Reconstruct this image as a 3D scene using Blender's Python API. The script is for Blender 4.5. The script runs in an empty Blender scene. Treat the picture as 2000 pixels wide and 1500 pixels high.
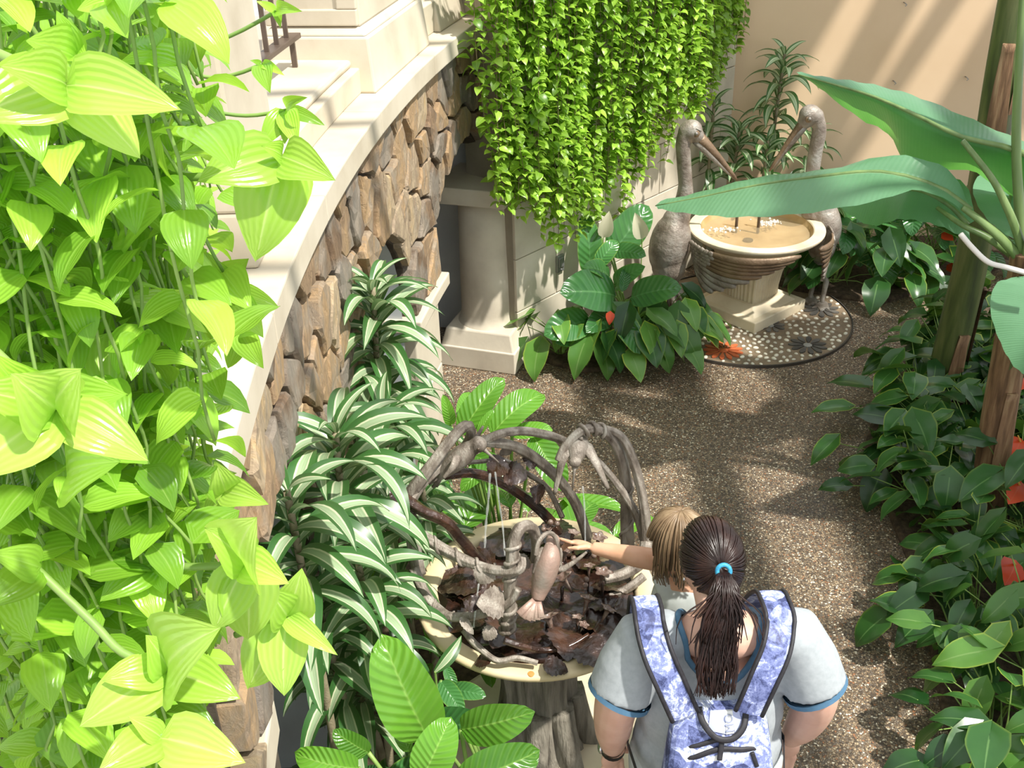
import bpy, bmesh, math, random
from mathutils import Vector, Matrix, noise as mnoise
random.seed(7)
R = math.radians
PI = math.pi
V = Vector
S = bpy.context.scene
COL = S.collection

# ---------------------------------------------------------------- camera, sky, sun, exposure
FPX, CAMH = 2050.0, 3.4
PITCH, ROLL = R(30.0), R(2.0)
_fw = V((0, math.cos(PITCH), -math.sin(PITCH)))
_r0 = V((1, 0, 0)); _u0 = _r0.cross(_fw)
_rt = _r0*math.cos(ROLL) - _u0*math.sin(ROLL)
_up = _u0*math.cos(ROLL) + _r0*math.sin(ROLL)
CAM = V((0, 0, CAMH))
cd = bpy.data.cameras.new('camera'); cd.sensor_width = 36.0; cd.lens = FPX/2000.0*36.0
cd.clip_start = 0.02; cd.clip_end = 200
cam = bpy.data.objects.new('camera', cd); COL.objects.link(cam)
m3 = Matrix((_rt, _up, -_fw)).transposed()
cam.matrix_world = Matrix.Translation(CAM) @ m3.to_4x4()
S.camera = cam

S.view_settings.view_transform = 'Standard'
S.view_settings.look = 'None'
S.view_settings.gamma = 1.0
S.view_settings.use_curve_mapping = False
S.view_settings.exposure = 0.40

wd = bpy.data.worlds.new('sky'); S.world = wd; wd.use_nodes = True
bg = wd.node_tree.nodes['Background']
bg.inputs[0].default_value = (0.93, 0.97, 1.0, 1); bg.inputs[1].default_value = 1.0
SUN_DIR = V((-0.42, 0.30, -0.86)).normalized()
sd = bpy.data.lights.new('sun', 'SUN'); sd.energy = 4.8; sd.angle = R(1.6); sd.color = (1.0, 0.96, 0.88)
sun = bpy.data.objects.new('sun', sd); COL.objects.link(sun)
sun.rotation_euler = SUN_DIR.to_track_quat('-Z', 'Y').to_euler(); sun.location = (6, -4, 12)

# ---------------------------------------------------------------- helpers
def ray(x, y): return _fw + _rt*((x-1000)/FPX) + _up*((750-y)/FPX)
def az(x, y, z):            # the point of that line of sight at height z
    r = ray(x, y); return CAM + r*((z-CAMH)/r.z)
def ay(x, y, Y):            # the point of that line of sight at distance Y into the garden
    r = ray(x, y); return CAM + r*(Y/r.y)

def tag(o, label=None, cat=None, group=None, kind=None):
    if label: o['label'] = label
    if cat: o['category'] = cat
    if group: o['group'] = group
    if kind: o['kind'] = kind
    return o
def empty(name, loc, label=None, cat=None, group=None, kind=None):
    o = bpy.data.objects.new(name, None); COL.objects.link(o); o.location = loc; o.empty_display_size = .05
    return tag(o, label, cat, group, kind)
def origin(p):
    v = V((0, 0, 0))
    while p is not None:
        v += p.location; p = p.parent
    return v
def link(name, me, parent=None, M=None):
    """object from mesh data with world matrix M; parents carry translations only"""
    o = bpy.data.objects.new(name, me); COL.objects.link(o)
    M = M or Matrix.Identity(4)
    if parent is not None:
        o.parent = parent
        M = Matrix.Translation(-origin(parent)) @ M
    o.matrix_basis = M
    return o

class MB:
    def __init__(s): s.v = []; s.f = []; s.uv = None; s.mi = []
    def add(s, vs, fs, mi=0):
        b = len(s.v); s.v += [tuple(p) for p in vs]; s.f += [tuple(i+b for i in f) for f in fs]; s.mi += [mi]*len(fs)
        return b
    def box(s, lo, hi, M=None):
        x0, y0, z0 = lo; x1, y1, z1 = hi
        vs = [V(p) for p in ((x0,y0,z0),(x1,y0,z0),(x1,y1,z0),(x0,y1,z0),(x0,y0,z1),(x1,y0,z1),(x1,y1,z1),(x0,y1,z1))]
        if M: vs = [M @ p for p in vs]
        s.add(vs, [(3,2,1,0),(4,5,6,7),(0,1,5,4),(1,2,6,5),(2,3,7,6),(3,0,4,7)]); return s
    def tube(s, pts, rad, n=10, cap=True, flat=1.0, twist=0.0, lobes=0, lobe=0.0):
        pts = [V(p) for p in pts]; k = len(pts)
        if not isinstance(rad, (list, tuple)): rad = [rad]*k
        t0 = (pts[1]-pts[0]).normalized(); nrm = t0.orthogonal().normalized(); rings = []
        for i in range(k):
            t = (pts[min(i+1, k-1)] - pts[max(i-1, 0)])
            t = t.normalized() if t.length > 1e-9 else t0
            nrm = (nrm - t*nrm.dot(t)); nrm = nrm.normalized() if nrm.length > 1e-6 else t.orthogonal().normalized()
            b = t.cross(nrm)
            ring = []
            for j in range(n):
                a = 2*PI*j/n
                rr = rad[i]*(1 + lobe*math.cos(lobes*a + twist*i)) if lobes else rad[i]
                ring.append(pts[i] + nrm*(math.cos(a)*rr) + b*(math.sin(a)*rr*flat))
            rings.append(ring)
        vs = [p for r in rings for p in r]; fs = []
        for i in range(k-1):
            for j in range(n):
                a = i*n+j; c = i*n+(j+1) % n
                fs.append((a, c, c+n, a+n))
        if cap:
            fs.append(tuple(range(n-1, -1, -1))); fs.append(tuple(range((k-1)*n, k*n)))
        s.add(vs, fs); return s
    def lathe(s, prof, n=32, M=None, func=None, cap=True):
        """prof: (radius, height) pairs turned about z; func(angle, r, z) -> r"""
        vs = []; k = len(prof)
        for (r, z) in prof:
            for j in range(n):
                a = 2*PI*j/n; rr = func(a, r, z) if func else r
                p = V((math.cos(a)*rr, math.sin(a)*rr, z)); vs.append(M @ p if M else p)
        fs = []
        for i in range(k-1):
            for j in range(n):
                a = i*n+j; c = i*n+(j+1) % n; fs.append((a, c, c+n, a+n))
        if cap: fs.append(tuple(range(n-1, -1, -1))); fs.append(tuple(range((k-1)*n, k*n)))
        s.add(vs, fs); return s
    def ball(s, c, r, M=None, nu=16, nv=10):
        """ellipsoid: radii r (number or triple), optional rotation matrix M about its centre"""
        if not isinstance(r, (tuple, list)): r = (r, r, r)
        c = V(c); vs = []; fs = []
        for i in range(1, nv):
            th = PI*i/nv
            for j in range(nu):
                a = 2*PI*j/nu
                p = V((r[0]*math.sin(th)*math.cos(a), r[1]*math.sin(th)*math.sin(a), r[2]*math.cos(th)))
                vs.append(c + (M @ p if M else p))
        for i in range(nv-2):
            for j in range(nu):
                a = i*nu+j; b = i*nu+(j+1) % nu; fs.append((a, a+nu, b+nu, b))
        t = len(vs); p = V((0, 0, r[2])); vs.append(c + (M @ p if M else p)); p = V((0, 0, -r[2])); vs.append(c + (M @ p if M else p))
        for j in range(nu):
            fs.append((t, j, (j+1) % nu)); q = (nv-2)*nu; fs.append((t+1, q+(j+1) % nu, q+j))
        s.add(vs, fs); return s
    def ribbon(s, pts, wid, thick, outs):
        """flat band along pts: wid/thick half sizes (number or list), outs = outward directions"""
        k = len(pts); pts = [V(p) for p in pts]; vs = []; fs = []
        if not isinstance(wid, (list, tuple)): wid = [wid]*k
        if not isinstance(thick, (list, tuple)): thick = [thick]*k
        for i in range(k):
            t = (pts[min(i+1, k-1)]-pts[max(i-1, 0)]).normalized(); o = V(outs[i]); o = (o-t*o.dot(t)).normalized(); b = t.cross(o)
            for j in range(8):
                a = 2*PI*j/8+PI/8; vs.append(pts[i]+b*(math.cos(a)*wid[i]*1.08)+o*(math.sin(a)*thick[i]*1.08))
        for i in range(k-1):
            for j in range(8): fs.append((i*8+j, i*8+(j+1) % 8, (i+1)*8+(j+1) % 8, (i+1)*8+j))
        fs.append(tuple(range(7, -1, -1))); fs.append(tuple(range((k-1)*8, k*8))); s.add(vs, fs); return s
    def prism(s, poly, z0, z1, M=None):
        n = len(poly); vs = [V((p[0], p[1], z0)) for p in poly] + [V((p[0], p[1], z1)) for p in poly]
        if M: vs = [M @ p for p in vs]
        s.add(vs, [tuple(range(n-1, -1, -1)), tuple(range(n, 2*n))] + [(i, (i+1) % n, n+(i+1) % n, n+i) for i in range(n)]); return s
    def mesh(s, name, mat=None, smooth=False):
        me = bpy.data.meshes.new(name); me.from_pydata(s.v, [], s.f); me.update()
        if mat:
            for m in (mat if isinstance(mat, list) else [mat]): me.materials.append(m)
        if smooth: me.polygons.foreach_set('use_smooth', [True]*len(me.polygons))
        return me
    def build(s, name, mat=None, parent=None, smooth=False, bevel=0, sub=0, remesh=0, smoothmod=0, M=None, world=True):
        """verts are in world space; the object's origin goes to its parent's origin"""
        if parent is not None and world:
            o0 = origin(parent); s.v = [(p[0]-o0.x, p[1]-o0.y, p[2]-o0.z) for p in s.v]
        me = s.mesh(name, mat, smooth)
        o = bpy.data.objects.new(name, me); COL.objects.link(o)
        if parent is not None: o.parent = parent
        if M: o.matrix_basis = M
        if remesh:
            m = o.modifiers.new('remesh', 'REMESH'); m.mode = 'VOXEL'; m.voxel_size = remesh; m.use_smooth_shade = True
        if smoothmod:
            m = o.modifiers.new('smooth', 'SMOOTH'); m.iterations = smoothmod; m.factor = .5
        if bevel:
            m = o.modifiers.new('bevel', 'BEVEL'); m.width = bevel; m.segments = 2; m.limit_method = 'ANGLE'; m.angle_limit = R(40)
        if sub:
            m = o.modifiers.new('sub', 'SUBSURF'); m.levels = sub; m.render_levels = sub
        return o

def spline(pts, n=8):
    """Catmull-Rom through pts (Vectors or tuples of any length)"""
    P = [tuple(p) for p in pts]; out = []; k = len(P)
    for i in range(k-1):
        p0, p1, p2, p3 = P[max(i-1, 0)], P[i], P[i+1], P[min(i+2, k-1)]
        for j in range(n):
            t = j/n
            out.append(tuple(.5*((2*b)+(-a+c)*t+(2*a-5*b+4*c-d)*t*t+(-a+3*b-3*c+d)*t**3) for a, b, c, d in zip(p0, p1, p2, p3)))
    out.append(P[-1]); return out
def frame(y, zhint):
    y = V(y).normalized(); x = y.cross(V(zhint))
    if x.length < 1e-5: x = y.orthogonal()
    x.normalize(); z = x.cross(y)
    return Matrix((x, y, z)).transposed()

# ---------------------------------------------------------------- materials
class NT:
    def __init__(s, name):
        s.m = bpy.data.materials.new(name); s.m.use_nodes = True; s.t = s.m.node_tree; s.n = s.t.nodes
        s.b = s.n['Principled BSDF']; s.out = s.n['Material Output']
    def new(s, typ, **kw):
        n = s.n.new(typ)
        for k, v in kw.items():
            if k.startswith('i_'):
                key = k[2:]; key = int(key) if key.isdigit() else key
                n.inputs[key].default_value = v
            else: setattr(n, k, v)
        return n
    def l(s, a, b): s.t.links.new(a, b)
    def ramp(s, fac, stops, interp='LINEAR'):
        r = s.n.new('ShaderNodeValToRGB'); e = r.color_ramp.elements; r.color_ramp.interpolation = interp
        while len(e) < len(stops): e.new(.5)
        for el, (p, c) in zip(e, stops): el.position = p; el.color = tuple(c)+(1,) if len(c) == 3 else c
        if fac is not None: s.l(fac, r.inputs[0])
        return r
    def noise(s, scale, detail=4, co=None, rough=.55, dist=0):
        n = s.new('ShaderNodeTexNoise'); n.inputs['Scale'].default_value = scale; n.inputs['Detail'].default_value = detail
        n.inputs['Roughness'].default_value = rough; n.inputs['Distortion'].default_value = dist
        if co is not None: s.l(co, n.inputs['Vector'])
        return n
    def math(s, op, a, b=None, c=None):
        n = s.n.new('ShaderNodeMath'); n.operation = op
        for i, q in enumerate((a, b, c)):
            if q is None: continue
            if isinstance(q, (int, float)): n.inputs[i].default_value = q
            else: s.l(q, n.inputs[i])
        return n.outputs[0]
    def mix(s, fac, a, b, typ='MIX'):
        n = s.n.new('ShaderNodeMixRGB'); n.blend_type = typ
        for i, q in enumerate((fac, a, b)):
            if isinstance(q, (int, float)): n.inputs[i].default_value = q
            elif isinstance(q, (tuple, list)): n.inputs[i].default_value = tuple(q)+(1,) if len(q) == 3 else q
            else: s.l(q, n.inputs[i])
        return n.outputs[0]
    def bump(s, h, strength=.3, dist=.01):
        n = s.new('ShaderNodeBump'); n.inputs['Strength'].default_value = strength; n.inputs['Distance'].default_value = dist
        s.l(h, n.inputs['Height']); s.l(n.outputs[0], s.b.inputs['Normal']); return n
    def geo(s): return s.new('ShaderNodeNewGeometry').outputs['Position']
    def obj(s): return s.new('ShaderNodeTexCoord').outputs['Object']
    def uv(s): return s.new('ShaderNodeTexCoord').outputs['UV']
    def rnd(s): return s.new('ShaderNodeObjectInfo').outputs['Random']

def mk(name, cols, rough=.6, scale=4, detail=5, bump=0, bscale=None, bdist=.01, metal=0, rnd=0, spec=.5, coat=0, stretch=None, dist=0):
    """noise-driven blend of colours with optional relief and per-object variation"""
    t = NT(name); co = t.geo()
    if stretch:
        mp = t.new('ShaderNodeMapping'); mp.inputs['Scale'].default_value = stretch; t.l(co, mp.inputs['Vector']); co = mp.outputs[0]
    n = t.noise(scale, detail, co, dist=dist)
    if len(cols) == 1: cols = [cols[0], cols[0]]
    k = len(cols); rp = t.ramp(n.outputs['Fac'], [(.3+.4*i/(k-1), c) for i, c in enumerate(cols)])
    c = rp.outputs[0]
    if rnd:
        hv = t.new('ShaderNodeHueSaturation'); t.l(c, hv.inputs['Color'])
        t.l(t.math('MULTIPLY_ADD', t.rnd(), 2*rnd, 1-rnd), hv.inputs['Value']); c = hv.outputs[0]
    t.l(c, t.b.inputs['Base Color'])
    t.b.inputs['Roughness'].default_value = rough; t.b.inputs['Metallic'].default_value = metal
    t.b.inputs['Specular IOR Level'].default_value = spec
    if coat: t.b.inputs['Coat Weight'].default_value = coat; t.b.inputs['Coat Roughness'].default_value = .1
    if bump:
        nb = t.noise(bscale or scale*4, 6, co); t.bump(nb.outputs['Fac'], bump, bdist)
    return t.m

def leaf_mat(name, dark, light, rough=.35, transl=.3, tcol=None, vein=None, veins=0, vslope=6, veinstr=.35, ramp=None, island=False, vary=.25, edge=None, spec=.5, par=0, vb=.35):
    """leaf: uv.x runs across (0.5 = midrib), uv.y along; per-leaf variation"""
    t = NT(name); sep = t.new('ShaderNodeSeparateXYZ'); t.l(t.uv(), sep.inputs[0])
    d = t.math('ABSOLUTE', t.math('MULTIPLY_ADD', sep.outputs[0], 2.0, -1.0))
    nz = t.noise(9, 3, t.geo()).outputs['Fac']
    rnd = t.new('ShaderNodeNewGeometry').outputs['Random Per Island'] if island else t.rnd()
    if ramp: base = t.ramp(t.math('ADD', d, t.math('MULTIPLY_ADD', nz, .16, -.08)), ramp).outputs[0]
    else:
        f = t.math('ADD', t.math('MULTIPLY', rnd, .7), t.math('MULTIPLY_ADD', nz, .8, -.25))
        base = t.ramp(f, [(0.05, dark), (.95, light)]).outputs[0]
    w = None
    if veins:
        ph = t.math('ADD', t.math('MULTIPLY', sep.outputs[1], veins), t.math('MULTIPLY', d, -vslope))
        w = t.math('SINE', ph); 
        base = t.mix(t.math('MULTIPLY', t.math('POWER', t.math('MULTIPLY_ADD', w, .5, .5), 6), veinstr), base, vein or light)
    if par:
        w = t.math('SINE', t.math('MULTIPLY', d, par)); base = t.mix(t.math('MULTIPLY_ADD', w, .07, .07), base, vein or light)
    if vein:
        mr = t.ramp(d, [(0.0, (1, 1, 1)), (.07, (0, 0, 0))]).outputs[0]
        base = t.mix(mr, base, vein)
    if edge:
        er = t.ramp(t.math('ADD', d, t.math('MULTIPLY_ADD', nz, .12, -.06)), [(.88, (0, 0, 0)), (.97, (1, 1, 1))]).outputs[0]
        base = t.mix(t.math('MULTIPLY', er, t.math('POWER', rnd, 2.5)), base, edge)
    hv = t.new('ShaderNodeHueSaturation'); t.l(base, hv.inputs['Color'])
    t.l(t.math('MULTIPLY_ADD', rnd, 2*vary, 1-vary), hv.inputs['Value']); base = hv.outputs[0]
    t.l(base, t.b.inputs['Base Color']); t.b.inputs['Roughness'].default_value = rough; t.b.inputs['Specular IOR Level'].default_value = spec
    if w is not None: t.bump(w, vb, .004)
    tr = t.new('ShaderNodeBsdfTranslucent')
    if tcol: t.l(t.mix(.65, base, tcol), tr.inputs[0])
    else: t.l(base, tr.inputs[0])
    mx = t.new('ShaderNodeMixShader'); mx.inputs[0].default_value = transl
    t.l(t.b.outputs[0], mx.inputs[1]); t.l(tr.outputs[0], mx.inputs[2]); t.l(mx.outputs[0], t.out.inputs[0])
    return t.m

# ---------------------------------------------------------------- leaf shapes
def prof_lance(v): return max(0.0, math.sin(PI*min(1, v**.8))**.8)*(1-.25*v)
def prof_strap(v): return min(1, .30+.70*math.sin(min(v/.42, 1)*PI/2))*max(0, 1-max(0, (v-.42)/.58)**1.75)
def prof_ovate(v): return (math.sin(PI*v**.62))**.9 if 0 < v < 1 else 0.0
def prof_heart(v): return (math.sin(PI*v**.5))**.8*(1.02-.1*v) if 0 < v < 1 else 0.0
def prof_broad(v): return (math.sin(PI*v**.85))**.55 if 0 < v < 1 else 0.0
def leaf_mesh(name, prof, wid, a0, a1, mat, nl=8, nw=4, fold=.25, wave=0, lobe=0, cup=0, seed=0, side=0):
    """unit-length blade from the origin along +Y; a0/a1: start/end pitch in degrees; wid: half width"""
    rg = random.Random(seed); vs = []; uv = []; y = z = 0.0; cl = [(0, 0)]
    for i in range(nl):
        a = R(a0+(a1-a0)*(i+.5)/nl); y += math.cos(a)/nl; z += math.sin(a)/nl; cl.append((y, z))
    ph = rg.random()*6
    for i in range(nl+1):
        v = i/nl; w = wid*prof(v); a = R(a0+(a1-a0)*v)
        for j in range(nw+1):
            u = 2*j/nw-1
            dz = fold*abs(u)*w - cup*u*u*w + wave*wid*math.sin(v*11+ph+(2 if u > 0 else 0))*abs(u)
            back = lobe*wid*abs(u)*max(0, 1-v*4)
            sx = side*wid*math.sin(v*2.5)
            vs.append((u*w+sx, cl[i][0]-math.sin(a)*dz-back, cl[i][1]+math.cos(a)*dz)); uv.append((j/nw, v))
    fs = [(i*(nw+1)+j, i*(nw+1)+j+1, (i+1)*(nw+1)+j+1, (i+1)*(nw+1)+j) for i in range(nl) for j in range(nw)]
    me = bpy.data.meshes.new(name); me.from_pydata(vs, [], fs)
    ul = me.uv_layers.new(name='UVMap')
    li = [0]*len(me.loops); me.loops.foreach_get('vertex_index', li)
    ul.data.foreach_set('uv', [c for q in li for c in uv[q]])
    me.polygons.foreach_set('use_smooth', [True]*len(me.polygons)); me.materials.append(mat); me.update()
    me['tip'] = (cl[-1][0], cl[-1][1]); me['wid'] = wid
    return me
def M_leaf(base, azim, tilt, roll, s, sx=1.0):
    return Matrix.Translation(base) @ Matrix.Rotation(azim, 4, 'Z') @ Matrix.Rotation(tilt, 4, 'X') @ Matrix.Rotation(roll, 4, 'Y') @ Matrix.Diagonal((s*sx, s, s, 1))
def M_leaf_to(me, p0, p1, up, sx=1.0):
    """matrix that takes the blade's base to p0 and its tip to p1"""
    p0 = V(p0); p1 = V(p1); ty, tz = me['tip']; L = math.hypot(ty, tz); a = math.atan2(tz, ty)
    s = (p1-p0).length/L
    return Matrix.Translation(p0) @ frame(p1-p0, up).to_4x4() @ Matrix.Rotation(-a, 4, 'X') @ Matrix.Diagonal((s*sx, s, s, 1))
def merge_leaves(name, items, parent=None, kind='stuff'):
    """many small leaves as one mesh: items are (mesh, matrix)"""
    import numpy as np
    vs = []; fs = []; uvs = []; base = 0; cache = {}; mats = []; mi = []
    for me, M in items:
        if me.name not in cache:
            c = np.empty(len(me.vertices)*3); me.vertices.foreach_get('co', c); c = c.reshape(-1, 3)
            f = [tuple(p.vertices) for p in me.polygons]
            u = np.empty(len(me.loops)*2); me.uv_layers[0].data.foreach_get('uv', u)
            if me.materials[0] not in mats: mats.append(me.materials[0])
            cache[me.name] = (c, f, u, mats.index(me.materials[0]))
        c, f, u, k = cache[me.name]
        A = np.array(M); vs.append(c @ A[:3, :3].T + A[:3, 3]); uvs.append(u)
        fs += [tuple(i+base for i in q) for q in f]; base += len(c); mi += [k]*len(f)
    c = np.concatenate(vs)
    if parent is not None: c = c - np.array(origin(parent))
    me = bpy.data.meshes.new(name); me.from_pydata(c.tolist(), [], fs)
    ul = me.uv_layers.new(name='UVMap'); ul.data.foreach_set('uv', np.concatenate(uvs))
    for m in mats: me.materials.append(m)
    me.polygons.foreach_set('material_index', mi)
    me.polygons.foreach_set('use_smooth', [True]*len(me.polygons)); me.update()
    o = bpy.data.objects.new(name, me); COL.objects.link(o)
    if parent is not None: o.parent = parent
    o['kind'] = kind
    return o
# ================================================================ the setting
limestone = mk('limestone', [(.50, .43, .32), (.60, .53, .41), (.66, .59, .47)], .75, 3, bump=.12, bscale=60, bdist=.004)
limestone_worn = mk('limestone_worn', [(.50, .44, .35), (.66, .59, .47), (.74, .68, .56)], .8, 2.2, bump=.15, bscale=50, bdist=.004, rnd=.05)
mortar = mk('mortar', [(.05, .037, .026), (.12, .092, .066)], .95, 12, bump=.4, bscale=50)
plaster = mk('pale_plaster', [(.50, .53, .55), (.62, .65, .66)], .8, 4)
tan = mk('tan_render', [(.70, .50, .315), (.74, .54, .35), (.77, .57, .38)], .85, 1.2, bump=.06, bscale=120, bdist=.002)
soil = mk('soil', [(.035, .022, .014), (.075, .05, .03), (.12, .085, .05)], .95, 30, bump=.6, bscale=60)

def mat_aggregate():
    t = NT('exposed_aggregate'); co = t.geo()
    vo = t.new('ShaderNodeTexVoronoi'); vo.inputs['Scale'].default_value = 112; t.l(co, vo.inputs['Vector'])
    ve = t.new('ShaderNodeTexVoronoi'); ve.feature = 'DISTANCE_TO_EDGE'; ve.inputs['Scale'].default_value = 112; t.l(co, ve.inputs['Vector'])
    sp = t.new('ShaderNodeSeparateColor'); t.l(vo.outputs['Color'], sp.inputs[0])
    col = t.ramp(sp.outputs[0], [(0, (.06, .046, .034)), (.18, (.155, .112, .072)), (.36, (.25, .185, .12)), (.50, (.12, .10, .08)),
                                 (.64, (.33, .265, .18)), (.76, (.25, .12, .06)), (.81, (.21, .18, .14)), (.92, (.62, .56, .45))], 'CONSTANT').outputs[0]
    ed = t.ramp(ve.outputs['Distance'], [(.03, (0, 0, 0)), (.14, (1, 1, 1))]).outputs[0]
    col = t.mix(ed, (.075, .052, .034), col)
    big = t.noise(1.1, 4, co).outputs['Fac']
    stain = t.ramp(big, [(.35, (.92, .86, .80)), (.65, (1.35, 1.32, 1.26))]).outputs[0]
    col = t.mix(1.0, col, stain, 'MULTIPLY')
    t.l(col, t.b.inputs['Base Color'])
    wet = t.ramp(big, [(.4, (.30, .30, .30)), (.62, (.62, .62, .62))]).outputs[0]
    t.l(wet, t.b.inputs['Roughness'])
    t.bump(ed, .5, .004)
    return t.m
aggregate = mat_aggregate()

def mat_stone():
    t = NT('field_stone'); co = t.geo()
    mp = t.new('ShaderNodeMapping'); mp.inputs['Scale'].default_value = (3, 6, 2.0); mp.inputs['Rotation'].default_value = (.5, .2, 0); t.l(co, mp.inputs['Vector'])
    n1 = t.noise(2.2, 8, mp.outputs[0], .65, .8).outputs['Fac']
    f = t.math('ADD', t.math('MULTIPLY', t.rnd(), .75), t.math('MULTIPLY_ADD', n1, 1.0, -.40))
    c = t.ramp(f, [(.0, (.10, .066, .042)), (.22, (.24, .155, .092)), (.40, (.38, .255, .15)), (.55, (.50, .33, .175)), (.66, (.36, .27, .185)), (.80, (.52, .40, .26)), (.97, (.62, .43, .22))]).outputs[0]
    g = t.ramp(t.math('ADD', t.noise(5, 5, co).outputs['Fac'], t.math('MULTIPLY', t.math('SUBTRACT', t.rnd(), .5), -.3)), [(.50, (0, 0, 0)), (.66, (1, 1, 1))]).outputs[0]
    c = t.mix(t.math('MULTIPLY', g, .6), c, (.36, .33, .28))
    t.l(c, t.b.inputs['Base Color']); t.b.inputs['Roughness'].default_value = .8
    t.bump(t.noise(9, 9, mp.outputs[0], .7, .6).outputs['Fac'], .7, .03)
    return t.m
stone_mat = mat_stone()

# ground, beds
fl = MB(); fl.add([(-6, -3, 0), (9, -3, 0), (9, 9.5, 0), (-6, 9.5, 0)], [(0, 1, 2, 3)])
tag(fl.build('floor', aggregate), 'wet brown exposed aggregate path winding between the beds', None, None, 'structure')
def bed(name, poly, label, h=.035):
    m = MB(); m.prism(poly, -.02, h); o = m.build(name, soil, bevel=.02); tag(o, label, None, None, 'structure'); return o
bed('planting_bed_floor', [(2.75, 6.15), (2.25, 5.5), (2.0, 5.0), (1.95, 4.46), (1.9, 3.81), (1.72, 3.03), (1.66, 1.0), (5.5, 1.0), (5.5, 6.6), (3.4, 6.5)], 'dark soil bed along the path under the banana plants')
bed('planting_bed_floor', [(-1.2, 1.4), (.30, 1.7), (.42, 2.5), (.55, 3.3), (.45, 3.75), (.0, 4.15), (-.22, 4.6), (-.4, 4.75), (-1.2, 4.6)], 'soil bed below the arcade and around the round fountain')
bed('planting_bed_floor', [(.16, 6.2), (.45, 6.0), (.95, 6.06), (1.25, 6.35), (1.3, 7.2), (.9, 7.1)], 'small soil bed at the foot of the pale block wall')
bed('planting_bed_floor', [(2.15, 7.1), (2.7, 6.85), (3.4, 7.2), (4.2, 7.6), (4.2, 8.05), (1.6, 8.05), (1.5, 7.75)], 'soil bed at the foot of the tan wall')

# tan back wall
w = MB(); w.box((1.5, 8.05, 0), (7.0, 8.3, 2.12)); wb = w.build('wall_back', tan); tag(wb, 'smooth tan rendered garden wall with slanting sun patches', None, None, 'structure')
# small wire anchors in the tan wall
for (x, y) in ((1745, 158), (1886, 150), (1943, 128), (1766, 5)):
    p = ay(x, y, 8.04); m = MB()
    m.tube([p+V((0, .02, 0)), p+V((0, -.02, 0)), p+V((.012, -.03, -.012)), p+V((.0, -.03, -.02))], .004, 6)
    m.build('wall_hook', mk('hook_metal', [(.3, .29, .27)], .4, metal=.8) if 'hook_metal' not in bpy.data.materials else bpy.data.materials['hook_metal'], wb)

# ---- curved arcade wall on the left
def XF(Y): return -.685 + .041*(Y-2.75)**2
def wall_pt(Y, z, d=0.0):
    s = .082*(Y-2.75); n = V((1, -s, 0)).normalized(); return V((XF(Y), Y, z)) + n*d
ARCH = [(6.02, .60, 1.16, .40), (4.40, .46, 1.10, .50), (2.36, .50, 1.10, .60)]
ZB, ZT, Y0, Y1 = 1.0, 2.12, 1.62, 6.75
def inside(Y, z):
    for (c, h, sp, ri) in ARCH:
        if abs(Y-c) < h and (z < sp or ((Y-c)/h)**2+((z-sp)/ri)**2 < 1): return True
    return False
def arch_mirror(Y, z):
    """reflect a site across the nearest arch edge, if near"""
    out = []
    for (c, h, sp, ri) in ARCH:
        if z < sp:
            dd = abs(Y-c)-h
            if 0 < dd < .42: out.append((c+math.copysign(h-dd, Y-c), z))
        else:
            a = math.atan2((z-sp)/ri, (Y-c)/h); e = V((c+h*math.cos(a), sp+ri*math.sin(a), 0)); q = V((Y, z, 0))-e
            if 0 < q.length < .42: out.append((e.x-q.x, e.y-q.y))
    return out
rs = random.Random(21); sites = []
tries = 0
while tries < 6000 and len(sites) < 105:
    tries += 1
    p = (rs.uniform(Y0, Y1), rs.uniform(ZB, ZT))
    md = rs.choice((.11, .22, .32, .38))
    if inside(*p): continue
    near = min([abs(math.hypot((p[0]-c)/h, max(0, p[1]-sp)/ri)-1)*min(h, ri) for (c, h, sp, ri) in ARCH])
    if near < .05: continue
    if all(math.hypot((p[0]-q[0])*1.15, (p[1]-q[1])*.75) > md for q in sites): sites.append(p)
mirror = [m for p in sites for m in arch_mirror(*p)]
def clip(poly, nx, ny, k):
    out = []
    for i in range(len(poly)):
        a = poly[i]; b = poly[(i+1) % len(poly)]; da = a[0]*nx+a[1]*ny-k; db = b[0]*nx+b[1]*ny-k
        if da <= 0: out.append(a)
        if da*db < 0:
            t = da/(da-db); out.append((a[0]+(b[0]-a[0])*t, a[1]+(b[1]-a[1])*t))
    return out
allp = sites+mirror; cells = []
for p in sites:
    poly = [(Y0, ZB), (Y1, ZB), (Y1, ZT), (Y0, ZT)]
    for q in allp:
        if q is p: continue
        dx, dy = q[0]-p[0], q[1]-p[1]
        if dx*dx+dy*dy > 1.4: continue
        poly = clip(poly, dx, dy, (q[0]**2+q[1]**2-p[0]**2-p[1]**2)/2)
        if len(poly) < 3: break
    if len(poly) >= 3: cells.append((p, poly))
bk = MB()
for p, poly in cells:
    n = len(poly); fr = [wall_pt(a, b, -.03) for a, b in poly]; br = [wall_pt(a, b, -.75) for a, b in poly]
    bk.add(fr+br, [tuple(range(n)), tuple(range(2*n-1, n-1, -1))]+[(i, n+i, n+(i+1) % n, (i+1) % n) for i in range(n)])
wl = bk.build('wall_left', mortar); tag(wl, 'curved arcade wall of brown field stones under the pale coping', None, None, 'structure')
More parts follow.
